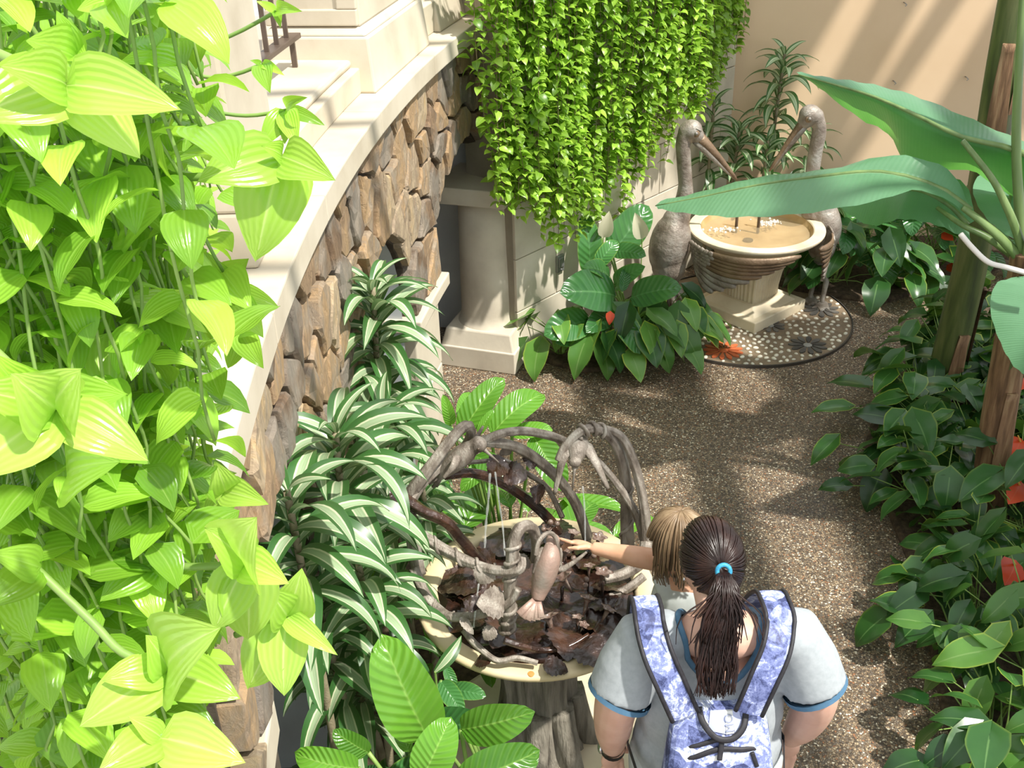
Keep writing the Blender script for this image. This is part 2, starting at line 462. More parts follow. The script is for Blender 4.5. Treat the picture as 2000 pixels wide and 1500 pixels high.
def inset(poly, d):
    """shrink a convex polygon by moving every edge inward"""
    cx = sum(p[0] for p in poly)/len(poly); cy = sum(p[1] for p in poly)/len(poly); out = list(poly)
    for i in range(len(poly)):
        a = poly[i]; b = poly[(i+1) % len(poly)]; ex, ey = b[0]-a[0], b[1]-a[1]; L = math.hypot(ex, ey)
        if L < 1e-6: continue
        nx, ny = ey/L, -ex/L
        if (cx-a[0])*nx+(cy-a[1])*ny > 0: nx, ny = -nx, -ny
        out = clip(out, nx, ny, a[0]*nx+a[1]*ny-d)
        if len(out) < 3: return None
    return out
def rough_poly(poly, rg):
    """split long edges so the outline is uneven, and nudge the corners"""
    out = []
    for i in range(len(poly)):
        a = poly[i]; b = poly[(i+1) % len(poly)]; L = math.hypot(b[0]-a[0], b[1]-a[1]); out.append(a)
        if L > .07:
            k = max(1, int(L/.07))
            for j in range(1, k+1):
                t = j/(k+1); out.append((a[0]+(b[0]-a[0])*t+rg.uniform(-.009, .009), a[1]+(b[1]-a[1])*t+rg.uniform(-.009, .009)))
    return out
for p, poly in cells:
    q = inset(poly, .010)
    if not q: continue
    q = rough_poly(q, rs); n = len(q)
    cx = sum(a[0] for a in q)/n; cy = sum(a[1] for a in q)/n
    d0 = rs.uniform(.0, .026); ty, tz = rs.uniform(-.05, .05), rs.uniform(-.05, .05)
    ring0 = [wall_pt(a, b, -.05) for a, b in q]
    ring1 = [wall_pt(a, b, d0+(a-cx)*ty+(b-cy)*tz+rs.uniform(-.006, .006)) for a, b in q]
    ring2 = [wall_pt(cx+(a-cx)*.9, cy+(b-cy)*.9, d0+.010+(a-cx)*ty+(b-cy)*tz+rs.uniform(-.005, .005)) for a, b in q]
    c = wall_pt(cx, cy, d0+rs.uniform(.008, .018))
    m = MB(); fs = []
    for i in range(n):
        j = (i+1) % n; fs += [(i, j, n+j, n+i), (n+i, n+j, 2*n+j, 2*n+i), (2*n+i, 2*n+j, 3*n)]
    m.add(ring0+ring1+ring2+[c], fs); m.build('stone', stone_mat, wl)
# plaster linings of the three arches
for (c, h, sp, ri) in ARCH:
    m = MB(); k = 18; g = [(c-h*.985, .0)]+[(c-h*.985*math.cos(PI*i/k), sp+ri*.985*math.sin(PI*i/k)) for i in range(k+1)]+[(c+h*.985, 0)]
    a = [wall_pt(y, z, -.05) for y, z in g]; b = [wall_pt(y, z, -.95) for y, z in g]; n = len(g)
    m.add(a+b, [(i, i+1, n+i+1, n+i) for i in range(n-1)]); m.build('arch_lining', plaster, wl, smooth=True)
# limestone piers and imposts below the stonework
def pier_part(name, ya, yb, z0, z1, d0, d1, mat, bev=.008):
    m = MB(); k = 4; ys = [ya+(yb-ya)*i/k for i in range(k+1)]; vs = []; fs = []
    for y in ys: vs += [wall_pt(y, z0, d0), wall_pt(y, z0, d1), wall_pt(y, z1, d1), wall_pt(y, z1, d0)]
    for i in range(k):
        b = i*4
        for j in range(4): fs.append((b+j, b+(j+1) % 4, b+4+(j+1) % 4, b+4+j))
    fs += [(0, 3, 2, 1), (k*4, k*4+1, k*4+2, k*4+3)]
    m.add(vs, fs); return m.build(name, mat, wl, bevel=bev)
for (ya, yb) in ((4.88, 5.40), (2.88, 3.92)):
    pier_part('pier_block', ya+.02, yb-.02, 0, .46, -.75, .0, limestone)
    pier_part('pier_block', ya+.02, yb-.02, .466, .92, -.75, .0, limestone)
    pier_part('impost', ya-.05, yb+.06, .926, 1.0, -.78, .055, limestone)
pier_part('pier_block', 1.62, 1.84, 0, 1.0, -.75, -.0, limestone)
pier_part('impost', 1.60, 1.90, 1.30, 1.42, -.75, .03, limestone)

# near end of the arcade: field stones at the corner, red brick beyond
en = MB(); en.box((-2.2, 1.70, 0), (-.66, 1.95, 2.1)); we = en.build('wall_front', mortar); tag(we, 'end wall of stone and red brick behind the trailing vine', None, None, 'structure')
re_ = random.Random(5); zz = 0.0
while zz < 2.08:
    hh = re_.uniform(.16, .26); hh = min(hh, 2.1-zz); xx = -.635
    lim = -.635-re_.uniform(.42, .62)
    while xx > lim:
        L = re_.uniform(.16, .34); q = [(xx-L+.008, zz+.008), (xx-.006, zz+.008+re_.uniform(0, .02)), (xx-.006-re_.uniform(0, .03), zz+hh-.006), (xx-L+.008+re_.uniform(0, .02), zz+hh-.006)]
        m = MB(); c0 = V((xx-L/2, 1.675, zz+hh/2)); k = re_.uniform(1.668, 1.69)
        a = [V((x, 1.72, z)) for x, z in q]; b = [V((c0.x+(x-c0.x)*.96, k+re_.uniform(-.006, .006), c0.z+(z-c0.z)*.95)) for x, z in q]
        m.add(a+b+[c0], [(i, (i+1) % 4, 4+(i+1) % 4, 4+i) for i in range(4)]+[(4+i, 4+(i+1) % 4, 8) for i in range(4)]); m.build('stone', stone_mat, we)
        xx -= L
    zz += hh
brick_mat = mk('red_brick', [(.27, .075, .04), (.38, .12, .07), (.33, .14, .09)], .85, 8, bump=.3, bscale=60, rnd=.2)
bm_ = MB(); bm_.box((-.098, -.02, -.03), (.098, .03, .03)); bme = bm_.mesh('brick', brick_mat)
for r in range(29):
    for c in range(5):
        link('brick', bme, we, Matrix.Translation((-1.15-c*.206-(.103 if r % 2 else 0), 1.695, .05+r*.07)))

# ---- coping slabs (each its own stone) above the stonework
cop = empty('trim_1', wall_pt(3.5, 2.1), 'pale limestone coping slabs curving along the top of the stone wall', None, None, 'structure')
def slab(ya, yb, z0, z1, d0, d1, name, parent, mat, bev=.006, k=6):
    m = MB(); ys = [ya+(yb-ya)*i/k for i in range(k+1)]; vs = []; fs = []
    for y in ys: vs += [wall_pt(y, z0, d0), wall_pt(y, z0, d1), wall_pt(y, z1, d1), wall_pt(y, z1, d0)]
    for i in range(k):
        b = i*4
        for j in range(4): fs.append((b+j, b+(j+1) % 4, b+4+(j+1) % 4, b+4+j))
    fs += [(0, 3, 2, 1), (k*4, k*4+1, k*4+2, k*4+3)]
    m.add(vs, fs); return m.build(name, mat, parent, bevel=bev)
js = [1.66, 2.5, 3.40, 4.42, 5.43, 6.62]
for a, b in zip(js, js[1:]): slab(a+.002, b-.002, 2.10, 2.2, -.62, .06, 'coping_slab', cop, limestone)
# terrace deck behind the balustrade
dk = MB(); n = 16; ys = [1.72+4.98*i/n for i in range(n+1)]; vs = []
for y in ys: vs += [wall_pt(y, 2.0, -.6), wall_pt(y, 2.16, -.6), V((-5, y, 2.0)), V((-5, y, 2.16))]
fs = []
for i in range(n):
    b = 4*i; fs += [(b, b+4, b+5, b+1), (b+1, b+5, b+7, b+3), (b, b+2, b+6, b+4)]
dk.add(vs, fs); tag(dk.build('terrace_floor', mk('terrace_paving', [(.40, .34, .27), (.48, .41, .33)], .85, 3)), 'raised terrace floor behind the railing', None, None, 'structure')
# back of the vaulted passage
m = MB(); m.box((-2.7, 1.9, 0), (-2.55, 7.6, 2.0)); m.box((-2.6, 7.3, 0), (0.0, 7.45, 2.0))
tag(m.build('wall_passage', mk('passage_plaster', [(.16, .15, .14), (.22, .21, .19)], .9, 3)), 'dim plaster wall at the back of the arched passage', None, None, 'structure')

# ---- balustrade: two pedestals, sill and metal railing
def stepped_pier(name, ya, yb, d1, d0, label, rows, panels=()):
    e = empty(name, wall_pt((ya+yb)/2, 2.2, (d0+d1)/2), label, 'pedestal', None)
    for (nm, z0, z1, ins0, ins1) in rows:
        m = MB()
        def rect(z, ins): return [wall_pt(ya+ins, z, d1-ins), wall_pt(yb-ins, z, d1-ins), wall_pt(yb-ins, z, d0+ins), wall_pt(ya+ins, z, d0+ins)]
        m.add(rect(z0, ins0)+rect(z1, ins1), [(0, 1, 5, 4), (1, 2, 6, 5), (2, 3, 7, 6), (3, 0, 4, 7), (3, 2, 1, 0), (4, 5, 6, 7)])
        m.build(nm, limestone, e, bevel=.01)
    return e
p2 = stepped_pier('balustrade_pedestal', 4.70, 5.66, -.03, -.56, 'stepped limestone pedestal beside the end of the metal railing',
    [('base', 2.2, 2.44, 0, .022), ('ledge', 2.44, 2.475, .03, .055), ('shaft', 2.475, 3.6, .06, .085)])
# raised frame around the recessed panel on the face towards the steps
def panel_frame(e, ya, d0, d1, z0, z1, lean):
    for (a0, a1, b0, b1) in ((d0, d1, z0, z0+.07), (d0, d1, z1-.07, z1), (d0, d0+.09, z0+.07, z1-.07), (d1-.09, d1, z0+.07, z1-.07)):
        m = MB(); q = [(a0, b0), (a1, b0), (a1, b1), (a0, b1)]
        f = [wall_pt(ya-.022+lean*(z-2.475), z, d) for d, z in q]; g = [wall_pt(ya+.03+lean*(z-2.475), z, d) for d, z in q]
        m.add(f+g, [(0, 1, 2, 3), (7, 6, 5, 4), (0, 4, 5, 1), (1, 5, 6, 2), (2, 6, 7, 3), (3, 7, 4, 0)]); m.build('panel_border', limestone, e, bevel=.006)
panel_frame(p2, 4.77, -.52, -.10, 2.48, 3.3, .025)
p1 = stepped_pier('balustrade_pedestal', 2.79, 3.30, -.03, -.56, 'tall limestone pedestal half hidden by the trailing vine',
    [('base', 2.2, 2.36, 0, .02), ('shaft', 2.36, 3.7, .02, .03)])
p3 = stepped_pier('balustrade_pedestal', 5.95, 6.6, -.06, -.60, 'stepped limestone pedestal at the far end of the coping beside the ivy',
    [('base', 2.2, 2.40, 0, .05), ('shaft', 2.40, 3.6, .07, .09)])
sl = empty('balustrade_sill', wall_pt(3.7, 2.2, -.3), 'moulded limestone sill carrying the brown metal railing', 'sill')
slab(3.30, 4.72, 2.2, 2.31, -.55, -.10, 'sill_block', sl, limestone)
slab(3.30, 3.84, 2.31, 2.345, -.50, -.135, 'sill_cap', sl, limestone, bev=.015)
slab(3.845, 4.72, 2.31, 2.345, -.50, -.135, 'sill_cap', sl, limestone, bev=.015)
slab(5.66, 6.0, 2.2, 2.36, -.5, -.10, 'sill_block', sl, limestone)
rail_m = mk('bronze_paint', [(.105, .075, .055), (.15, .11, .085)], .45, 8, metal=.3)
rl = empty('metal_railing', wall_pt(3.8, 2.345, -.34), 'brown metal railing with square balusters between two limestone pedestals', 'railing')
slab(3.30, 4.62, 2.46, 2.482, -.375, -.315, 'bottom_rail', rl, rail_m, bev=.003, k=12)
slab(3.30, 4.66, 3.25, 3.30, -.38, -.31, 'top_rail', rl, rail_m, bev=.003, k=12)
yy = 4.52
for i in range(10):
    p = wall_pt(yy-i*.125, 2.482, -.345); m = MB(); m.box((-.009, -.009, 0), (.009, .009, .77), Matrix.Translation(p)); m.build('baluster', rail_m, rl)
for y in (4.58, 3.4):
    p = wall_pt(y, 2.345, -.345); m = MB(); m.box((-.011, -.011, 0), (.011, .011, .12), Matrix.Translation(p)); m.build('rail_foot', rail_m, rl)

# ---- pale block wall with the engaged column
WA, WB = V((.05, 6.17, 0)), V((1.76, 7.98, 0)); WT = (WB-WA).normalized(); WN = V((WT.y, -WT.x, 0)); WLEN = (WB-WA).length
def bw(s, z, d=0.0): return WA + WT*s + WN*d + V((0, 0, z))
m = MB(); q = [bw(0, 0, -.02), bw(WLEN, 0, -.02), bw(WLEN, 0, -.4), bw(0, 0, -.4)]
m.add([p for p in q]+[p+V((0, 0, 3.2)) for p in q], [(0, 1, 5, 4), (1, 2, 6, 5), (2, 3, 7, 6), (3, 0, 4, 7), (4, 5, 6, 7)])
wr = m.build('wall_right', mk('wall_joint', [(.30, .26, .20), (.40, .35, .27)], .9, 5)); tag(wr, 'pale limestone block wall behind the hanging ivy', None, None, 'structure')
rb = random.Random(4); z = 0.0; row = 0
while z < 3.15:
    hh = .37; s = -.0; first = True
    while s < WLEN-.01:
        L = (.40 if row % 2 else .78) if first else .78
        e = min(WLEN, s+L); first = False
        m = MB(); a, b, c0, c1 = s+.003, e-.003, z+.003, z+hh-.003
        q = [bw(a, c0), bw(b, c0), bw(b, c1), bw(a, c1)]; r_ = [p-WN*.05 for p in q]
        m.add(q+r_, [(0, 1, 2, 3), (7, 6, 5, 4), (0, 4, 5, 1), (1, 5, 6, 2), (2, 6, 7, 3), (3, 7, 4, 0)]); m.build('block', limestone_worn, wr, bevel=.005)
        s = e
    z += hh; row += 1
# engaged column in front of the passage
CC = V((-.135, 6.34, 0)); RZc = Matrix.Rotation(R(-20), 4, 'Z')
colm = empty('column', CC, 'stout round limestone column on a stepped square plinth beside the dark passage', 'column')
Mc = Matrix.Translation(CC) @ RZc
m = MB(); m.box((-.265, -.265, 0), (.265, .265, .155), Mc); m.build('plinth', limestone_worn, colm, bevel=.008)
m = MB(); m.add([Mc @ V(p) for p in [(-.255, -.255, .155), (.255, -.255, .155), (.255, .255, .155), (-.255, .255, .155), (-.225, -.225, .27), (.225, -.225, .27), (.225, .225, .27), (-.225, .225, .27)]],
    [(0, 1, 5, 4), (1, 2, 6, 5), (2, 3, 7, 6), (3, 0, 4, 7), (4, 5, 6, 7)]); m.build('base_block', limestone_worn, colm, bevel=.01)
m = MB(); m.lathe([(.222, .25), (.205, .275), (.19, .30), (.184, .35), (.18, .6), (.172, .9), (.168, 1.13)], 40, Mc); m.build('shaft', limestone_worn, colm, smooth=True)
m = MB(); m.box((-.26, -.225, 1.125), (.215, .40, 1.235), Mc); m.build('capital', limestone_worn, colm, bevel=.008)
# stone spandrel to the right of the passage arch, above the capital
# electrical outlet on the block wall
op = ay(1069, 506, 6.55)
s0 = (op-WA).dot(WT); ob = empty('outlet_box', bw(s0, op.z, .004), 'small grey metal outlet cover on the pale block wall', 'outlet')
steel = mk('dull_steel', [(.33, .33, .33), (.42, .42, .42)], .4, 20, metal=.7)
m = MB(); q = [(-.036, -.06), (.036, -.06), (.036, .06), (-.036, .06)]
m.add([bw(s0+a, op.z+b, .001) for a, b in q]+[bw(s0+a, op.z+b, .018) for a, b in q], [(4, 5, 6, 7), (0, 1, 5, 4), (1, 2, 6, 5), (2, 3, 7, 6), (3, 0, 4, 7)]); m.build('cover_plate', steel, ob, bevel=.004)
m = MB(); m.add([bw(s0+a*.7, op.z+.01+b*.55, .018) for a, b in q]+[bw(s0+a*.7, op.z+.01+b*.55, .028) for a, b in q], [(4, 5, 6, 7), (0, 1, 5, 4), (1, 2, 6, 5), (2, 3, 7, 6), (3, 0, 4, 7)]); m.build('flap', steel, ob, bevel=.003)
m = MB(); m.ball(bw(s0, op.z-.042, .02), .006); m.build('screw', steel, ob)

# ---- added glasshouse roof, out of view: rafters and panels placed to block the sun
roof = empty('added_roof', (3, 3, 5), 'unseen roof of white rafters and sun-blocking panels, added to shade the garden', None, None, 'structure')
raf_m = mk('white_paint', [(.75, .76, .75), (.8, .8, .8)], .5); blocker_m = mk('sun_block_panel', [(.60, .62, .58), (.66, .68, .64)], .9, 6)
for k in range(9):
    m = MB(); m.box((-2.5, -2.6+1.45*k, 5.05), (9, -2.54+1.45*k, 5.17)); m.build('rafter', raf_m, roof)
def sun_blocker(x0, x1, y0, y1, rot=0.0):
    c = V(((x0+x1)/2, (y0+y1)/2, 5.0)); m = MB(); m.box(((x0-x1)/2, (y0-y1)/2, -.01), ((x1-x0)/2, (y1-y0)/2, .01), Matrix.Translation(c) @ Matrix.Rotation(rot, 4, 'Z')); m.build('sun_block_panel', blocker_m, roof)
for (x0, x1) in ((2.85, 3.05), (3.4, 3.7), (4.1, 4.5), (4.5, 5.4), (5.45, 6.6), (6.65, 9.0)): sun_blocker(x0, x1, -2.5, 4.95)
sun_blocker(2.9, 3.6, 4.0, 4.9)
for (x0, x1, y0, y1, r_) in ((2.9, 4.05, 6.0, 8.6, 0), (4.25, 4.6, 5.2, 9.0, .16), (4.75, 4.95, 5.0, 9.0, -.12), (5.2, 6.0, 5.0, 9.0, .2), (6.3, 9.0, 5.4, 9.0, 0)): sun_blocker(x0, x1, y0, y1, r_)
# ================================================================ plants
rp = random.Random(11)
stem_green = mk('green_stem', [(.16, .28, .06), (.28, .40, .10)], .5, 10)
stem_brown = mk('brown_stem', [(.10, .075, .04), (.2, .14, .08)], .8, 20)

# ---- ivy curtain over the block wall
ivy_mat = leaf_mat('ivy_leaf', (.14, .30, .025), (.45, .68, .09), .35, .4, (.55, .85, .08), vein=(.40, .58, .14), vary=.25)
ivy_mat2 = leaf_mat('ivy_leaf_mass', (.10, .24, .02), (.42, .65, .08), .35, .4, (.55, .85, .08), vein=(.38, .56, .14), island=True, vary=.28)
IV = [leaf_mesh('ivy_blade', prof_ovate, .30, 10, -45, ivy_mat, 4, 2, .3, seed=i) for i in range(2)]
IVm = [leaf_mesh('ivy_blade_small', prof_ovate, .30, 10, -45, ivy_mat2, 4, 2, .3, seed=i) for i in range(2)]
ivy = empty('hanging_ivy', bw(.6, 0, .1), 'dense bright green ivy hanging down the pale block wall', 'ivy')
def ivy_low(s):      # lower fringe of the curtain along the wall
    pts = [(-.45, 1.35), (-.2, 1.25), (.1, 1.10), (.35, 1.02), (.62, .98), (.85, 1.0), (1.05, 1.12), (1.3, 1.3), (1.6, 1.35), (1.9, 1.55), (2.2, 1.6), (2.6, 1.9)]
    for (a, za), (b, zb) in zip(pts, pts[1:]):
        if a <= s <= b: return za+(zb-za)*(s-a)/(b-a)
    return pts[0][1] if s < 0 else pts[-1][1]
front = []; mass = []; stems = MB()
for k in range(230):
    s = rp.uniform(-.42, 2.45); layer = rp.random()
    d = .05+.26*layer*min(1, max(.25, (2.6-s)/1.4)); low = ivy_low(s)+abs(rp.gauss(0, .16))*(1 if rp.random() < .8 else -.8)
    z = 3.05; p = bw(s, z, d*.8); pts = [p]; ph = rp.uniform(0, 6)
    while z > low:
        z -= rp.uniform(.04, .062)
        bulge = .05*math.sin(z*2+s*3)
        p = bw(s+.05*math.sin(z*3+ph), z, d+bulge); pts.append(p)
        if z > 2.75: continue
        outz = math.atan2(-WN.x, WN.y)
        for sd_ in (0, 1):
            a = outz+rp.gauss(0, 1.0)+(.7 if sd_ else -.7)
            sc = rp.uniform(.048, .085)
            front.append((d+rp.random()*.05, rp.choice((0, 1)), M_leaf(p, a, rp.uniform(-.5, .45), rp.uniform(-.5, .5), sc, rp.uniform(.9, 1.25))))
    if len(pts) > 2 and layer > .25: stems.tube(pts[::3]+[pts[-1]], .0022, 4, cap=False)
stems.build('stems', stem_brown, ivy)['kind'] = 'stuff'
front.sort(key=lambda q: -q[0])
pick = [q for q in front if q[2].translation.z < 2.35][:900:3]
ids = set(id(q) for q in pick)
for q in pick: link('leaf', IV[q[1]], ivy, q[2])
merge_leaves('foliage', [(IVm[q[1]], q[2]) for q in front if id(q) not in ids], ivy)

# ---- trailing vine close to the camera
vine_mat = leaf_mat('vine_leaf', (.16, .38, .03), (.46, .76, .09), .25, .42, (.60, .95, .07), par=26, vb=.2, vein=(.40, .66, .12), vary=.22)
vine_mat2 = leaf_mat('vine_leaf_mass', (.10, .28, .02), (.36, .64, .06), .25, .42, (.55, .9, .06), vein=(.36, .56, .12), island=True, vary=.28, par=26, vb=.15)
vine_tip = leaf_mat('sunlit_tip_leaf', (.34, .60, .06), (.56, .80, .15), .25, .4, (.66, .95, .12), vein=(.7, .85, .3), vary=.15, par=26, vb=.2)  # paler green carries the overexposed sun on the tip leaves in its colour
VN = [leaf_mesh('vine_blade', prof_ovate, .30, a, b, vine_mat, 8, 4, .22, .05, seed=i) for i, (a, b) in enumerate(((15, -35), (5, -50), (20, -15)))]
VT = [leaf_mesh('vine_tip_blade', prof_ovate, .32, a, b, vine_tip, 8, 4, .25, .05, seed=i) for i, (a, b) in enumerate(((15, -35), (5, -50), (20, -15)))]
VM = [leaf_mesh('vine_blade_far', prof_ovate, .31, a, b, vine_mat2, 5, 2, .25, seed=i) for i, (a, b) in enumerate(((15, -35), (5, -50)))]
vine = empty('trailing_vine', (-.75, 1.3, 2.3), 'bright green trailing vine hanging close to the camera over the end wall', 'vine')
vl = []
def to_px(p):
    d = p-CAM; z = d.dot(_fw); return (1000+FPX*d.dot(_rt)/z, 750-FPX*d.dot(_up)/z)
def edge_x(y):       # where the curtain of leaves ends towards the garden, as seen from the terrace
    pts = [(-300, 330), (0, 330), (150, 350), (260, 370), (420, 390), (560, 400), (700, 380), (900, 390), (1100, 400), (1300, 380), (1500, 360), (1900, 360)]
    for (a, xa), (b, xb) in zip(pts, pts[1:]):
        if a <= y <= b: return xa+(xb-xa)*(y-a)/(b-a)
    return 400
def strand(p, z1, step, size, rg, lean=V((0, 0, 0)), sr=.0019, jit=0):
    z = p.z; pts = [p.copy()]; k = 0; ph = rg.uniform(0, 6); q = p.copy()
    while q.z > z1:
        if k > 2:
            px_ = to_px(q)
            if px_[0] > edge_x(px_[1])+jit and px_[1] > -50: break
        q = q+V((rg.gauss(0, .008), rg.gauss(0, .008), -step))+lean*step; pts.append(q.copy()); k += 1
        a = ph+k*PI+rg.gauss(0, .5)
        sc = size*rg.uniform(.7, 1.2)
        vl.append((q.copy(), M_leaf(q, a, rg.uniform(-.7, .2), rg.uniform(-.4, .4), sc, rg.uniform(.9, 1.2)), (q-CAM).length))
    if len(pts) > 2:
        MB().tube(spline(pts, 2), [sr]*(2*(len(pts)-1)+1), 6).build('stem', stem_green, vine, smooth=True)
# hanging strands: (pixel x at the top, distance, pixel y where it ends)
rv = random.Random(3)
for i in range(215):
    Yd = rv.uniform(.85, 1.62); t = i/214
    p = ay(-520+830*t*rv.uniform(.9, 1.1), -130, Yd)
    b = ay(-520+920*t, 1650, Yd)
    end = b.z+abs(rv.gauss(0, .12))
    strand(p, end, rv.uniform(.038, .052), .064 if Yd < 1.05 else .052, rv, V((rv.gauss(0, .03), 0, 0)), jit=rv.gauss(-10, 30))
# finer strands further back, in front of the pedestal
for i in range(12):
    Yd = rv.uniform(1.5, 2.3); p = ay(rv.uniform(260, 350), -100, Yd); end = ay(420, rv.uniform(150, 1150), Yd).z
    strand(p, end, .05, .055, rv, V((rv.gauss(.02, .03), 0, 0)), .0018, rv.gauss(10, 30))
keep = []
for q in vl:
    x, y = to_px(q[0])
    if -150 < x < 700 and -150 < y < 1650: keep.append(q)
keep.sort(key=lambda q: q[2])
for k, q in enumerate(keep[:210]): link('leaf', VN[k % 3], vine, q[1])
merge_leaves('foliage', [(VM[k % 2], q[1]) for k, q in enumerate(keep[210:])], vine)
# sprigs that reach forward, tip leaves coloured paler as if catching the sun: (tip px, distance, leaf tips in px, stem path)
def sprig(c, Yd, tips, stem=None, mats=VT, wid=1.0, dy=-.03, r_=.0042):
    p = ay(c[0], c[1], Yd)
    for i, (x, y, w) in enumerate(tips):
        e = ay(x, y, Yd+dy+.02*((i*7) % 3-1)); me = mats[i % 3]
        up = (CAM-p).normalized()+V((.2*((i % 3)-1), 0, .25)); L = (e-p).length
        link('leaf', me, vine, M_leaf_to(me, p, e, up, w))
    if stem:
        pts = [ay(x, y, d) for x, y, d in stem]+[p]; MB().tube(spline(pts, 4), [r_]*(4*(len(pts)-1)+1), 8).build('stem', stem_green, vine, smooth=True)
sprig((130, 165), .72, [(-60, 235, 1.15), (355, 215, .75), (275, 310, .95), (0, 130, 1.0)], [(-40, 90, .75)])
sprig((550, 305), .95, [(385, 355, 1.0), (500, 510, 1.0), (560, 450, 1.15), (655, 352, .85), (510, 285, .9), (440, 320, .9)], [(120, 260, 1.0), (285, 330, .98), (400, 345, .97)])
sprig((110, 800), .66, [(-70, 940, 1.1), (-60, 760, 1.0), (290, 900, .85), (20, 730, 1.1), (160, 720, 1.2)], [(-60, 640, .72)])
sprig((85, 800), .70, [(-20, 690, 1.0), (250, 770, .9)], None, VN)
sprig((480, 1100), .86, [(500, 1010, 1.2), (420, 1230, 1.0), (485, 1250, 1.0), (565, 1140, .85), (400, 1030, .9)], [(260, 1100, .9), (380, 1107, .88)])
sprig((560, 1205), .92, [(555, 1360, 1.0), (485, 1345, .9), (590, 1110, 1.0), (660, 1280, .5), (520, 1150, 1.0)], [(460, 1240, .93)])
sprig((330, 1310), .74, [(155, 1420, 1.0), (470, 1365, .95), (285, 1240, 1.1), (430, 1225, 1.0), (200, 1330, .9)], [(70, 1110, .8), (180, 1215, .77), (240, 1275, .75)])
sprig((315, 1440), .68, [(190, 1510, 1.0), (480, 1490, .9), (250, 1400, .8)], [(285, 1370, .72)])
sprig((330, 600), .98, [(240, 590, .7), (310, 670, .9), (380, 570, 1.1), (405, 650, .6)], [(50, 625, 1.0), (195, 660, .99)], VT)
sprig((450, 570), 1.15, [(400, 490, .9), (515, 660, .8), (545, 600, .8), (485, 505, .9)], [(250, 560, 1.16), (320, 600, 1.15), (390, 598, 1.15)], VN, r_=.003)
sprig((470, 650), 1.25, [(515, 720, .9), (510, 650, .7), (445, 720, .9)], None, VN)
sprig((560, 215), 1.35, [(582, 288, .8), (556, 282, .8), (635, 245, .6), (600, 190, .5), (508, 290, .8)], [(300, 150, 1.36), (400, 210, 1.35), (480, 226, 1.35)], VN, r_=.0026)
sprig((512, 125), 1.4, [(528, 182, .8), (556, 148, .5), (488, 118, .7)], [(290, 110, 1.4), (400, 150, 1.4), (460, 145, 1.4)], VN, r_=.0026)
sprig((540, 22), 1.4, [(590, 22, .5), (548, 55, .6), (500, 2, .7)], [(270, 60, 1.4), (360, 95, 1.4), (450, 70, 1.4)], VN, r_=.0026)
sprig((220, 0), .85, [(250, 75, 1.0), (180, -40, .9), (150, 20, .9)], None, VN)
sprig((150, 115), .85, [(50, 80, 1.2), (170, 118, 1.0), (110, 20, .9)], None, VN)
sprig((225, 445), .95, [(325, 400, 1.25), (150, 460, .8)], [(0, 330, .95), (95, 388, .95)], VN)
sprig((315, 325), .98, [(310, 262, 1.4), (345, 300, .9)], None, VN)
sprig((215, 650), .92, [(220, 795, .95)], None, VT)
sprig((130, 930), .82, [(235, 900, 1.1), (120, 985, 1.0)], None, VN)
sprig((80, 1110), .80, [(-30, 1190, 1.1), (-20, 1080, 1.0)], None, VN)
sprig((300, 1100), .88, [(195, 1175, 1.1), (320, 1160, 1.2)], [(170, 1025, .9)], VN)
sprig((290, 985), .9, [(210, 1060, 1.1), (320, 1030, 1.2)], None, VN)
sprig((440, 960), 1.0, [(525, 985, .7), (420, 900, .9), (400, 1010, 1.0)], None, VT)
# ---- striped dracaenas
dr_mat = leaf_mat('striped_leaf', None, None, .35, .22, (.5, .7, .3), ramp=[(0, (.30, .40, .22)), (.05, (.38, .49, .30)), (.26, (.32, .44, .25)), (.34, (.66, .69, .47)), (.41, (.70, .72, .49)), (.47, (.05, .15, .035)), (.9, (.035, .115, .028)), (1, (.05, .16, .03))], vary=.18)
DR = [leaf_mesh('striped_blade', prof_strap, .112, a, b, dr_mat, 12, 6, .35, .04, seed=i, side=sd_) for i, (a, b, sd_) in enumerate(((70, 0, .2), (50, -55, -.3), (38, -68, .3), (18, -78, -.2), (58, -35, .1)))]
cane_mat = mk('cane_bark', [(.22, .18, .11), (.34, .29, .19)], .85, 30, bump=.3)
def dracaena(top, base, along, n, L, label, rg, group='striped dracaenas'):
    e = empty('dracaena', base, label, 'plant', group)
    mid = (V(top)+V(base))/2+V((rg.uniform(-.04, .04), rg.uniform(-.04, .04), 0)); path = [V(p) for p in spline([base, mid, top], 8)]
    MB().tube(path, [.017-.006*i/(len(path)-1) for i in range(len(path))], 8).build('cane', cane_mat, e, smooth=True)
    ax = (path[-1]-path[-4]).normalized(); a = rg.uniform(0, 6)
    for i in range(n):
        t = i/(n-1); p = V(top)-ax*(along*t**1.1); a += 2.39996+rg.gauss(0, .15)
        if t < .07: me, ti = DR[0], R(0-60*t)
        elif t < .3: me, ti = DR[4], R(-10*t)
        elif t < .6: me, ti = DR[1], R(rg.uniform(-12, 8))
        elif t < .85: me, ti = DR[2], R(rg.uniform(-15, 5))
        else: me, ti = DR[3], R(rg.uniform(-15, 5))
        link('leaf', me, e, M_leaf(p, a, ti, rg.gauss(0, .15), L*rg.uniform(.85, 1.1)*min(1, .5+t*2.2), rg.uniform(.9, 1.15)))
    return e
rd = random.Random(8)
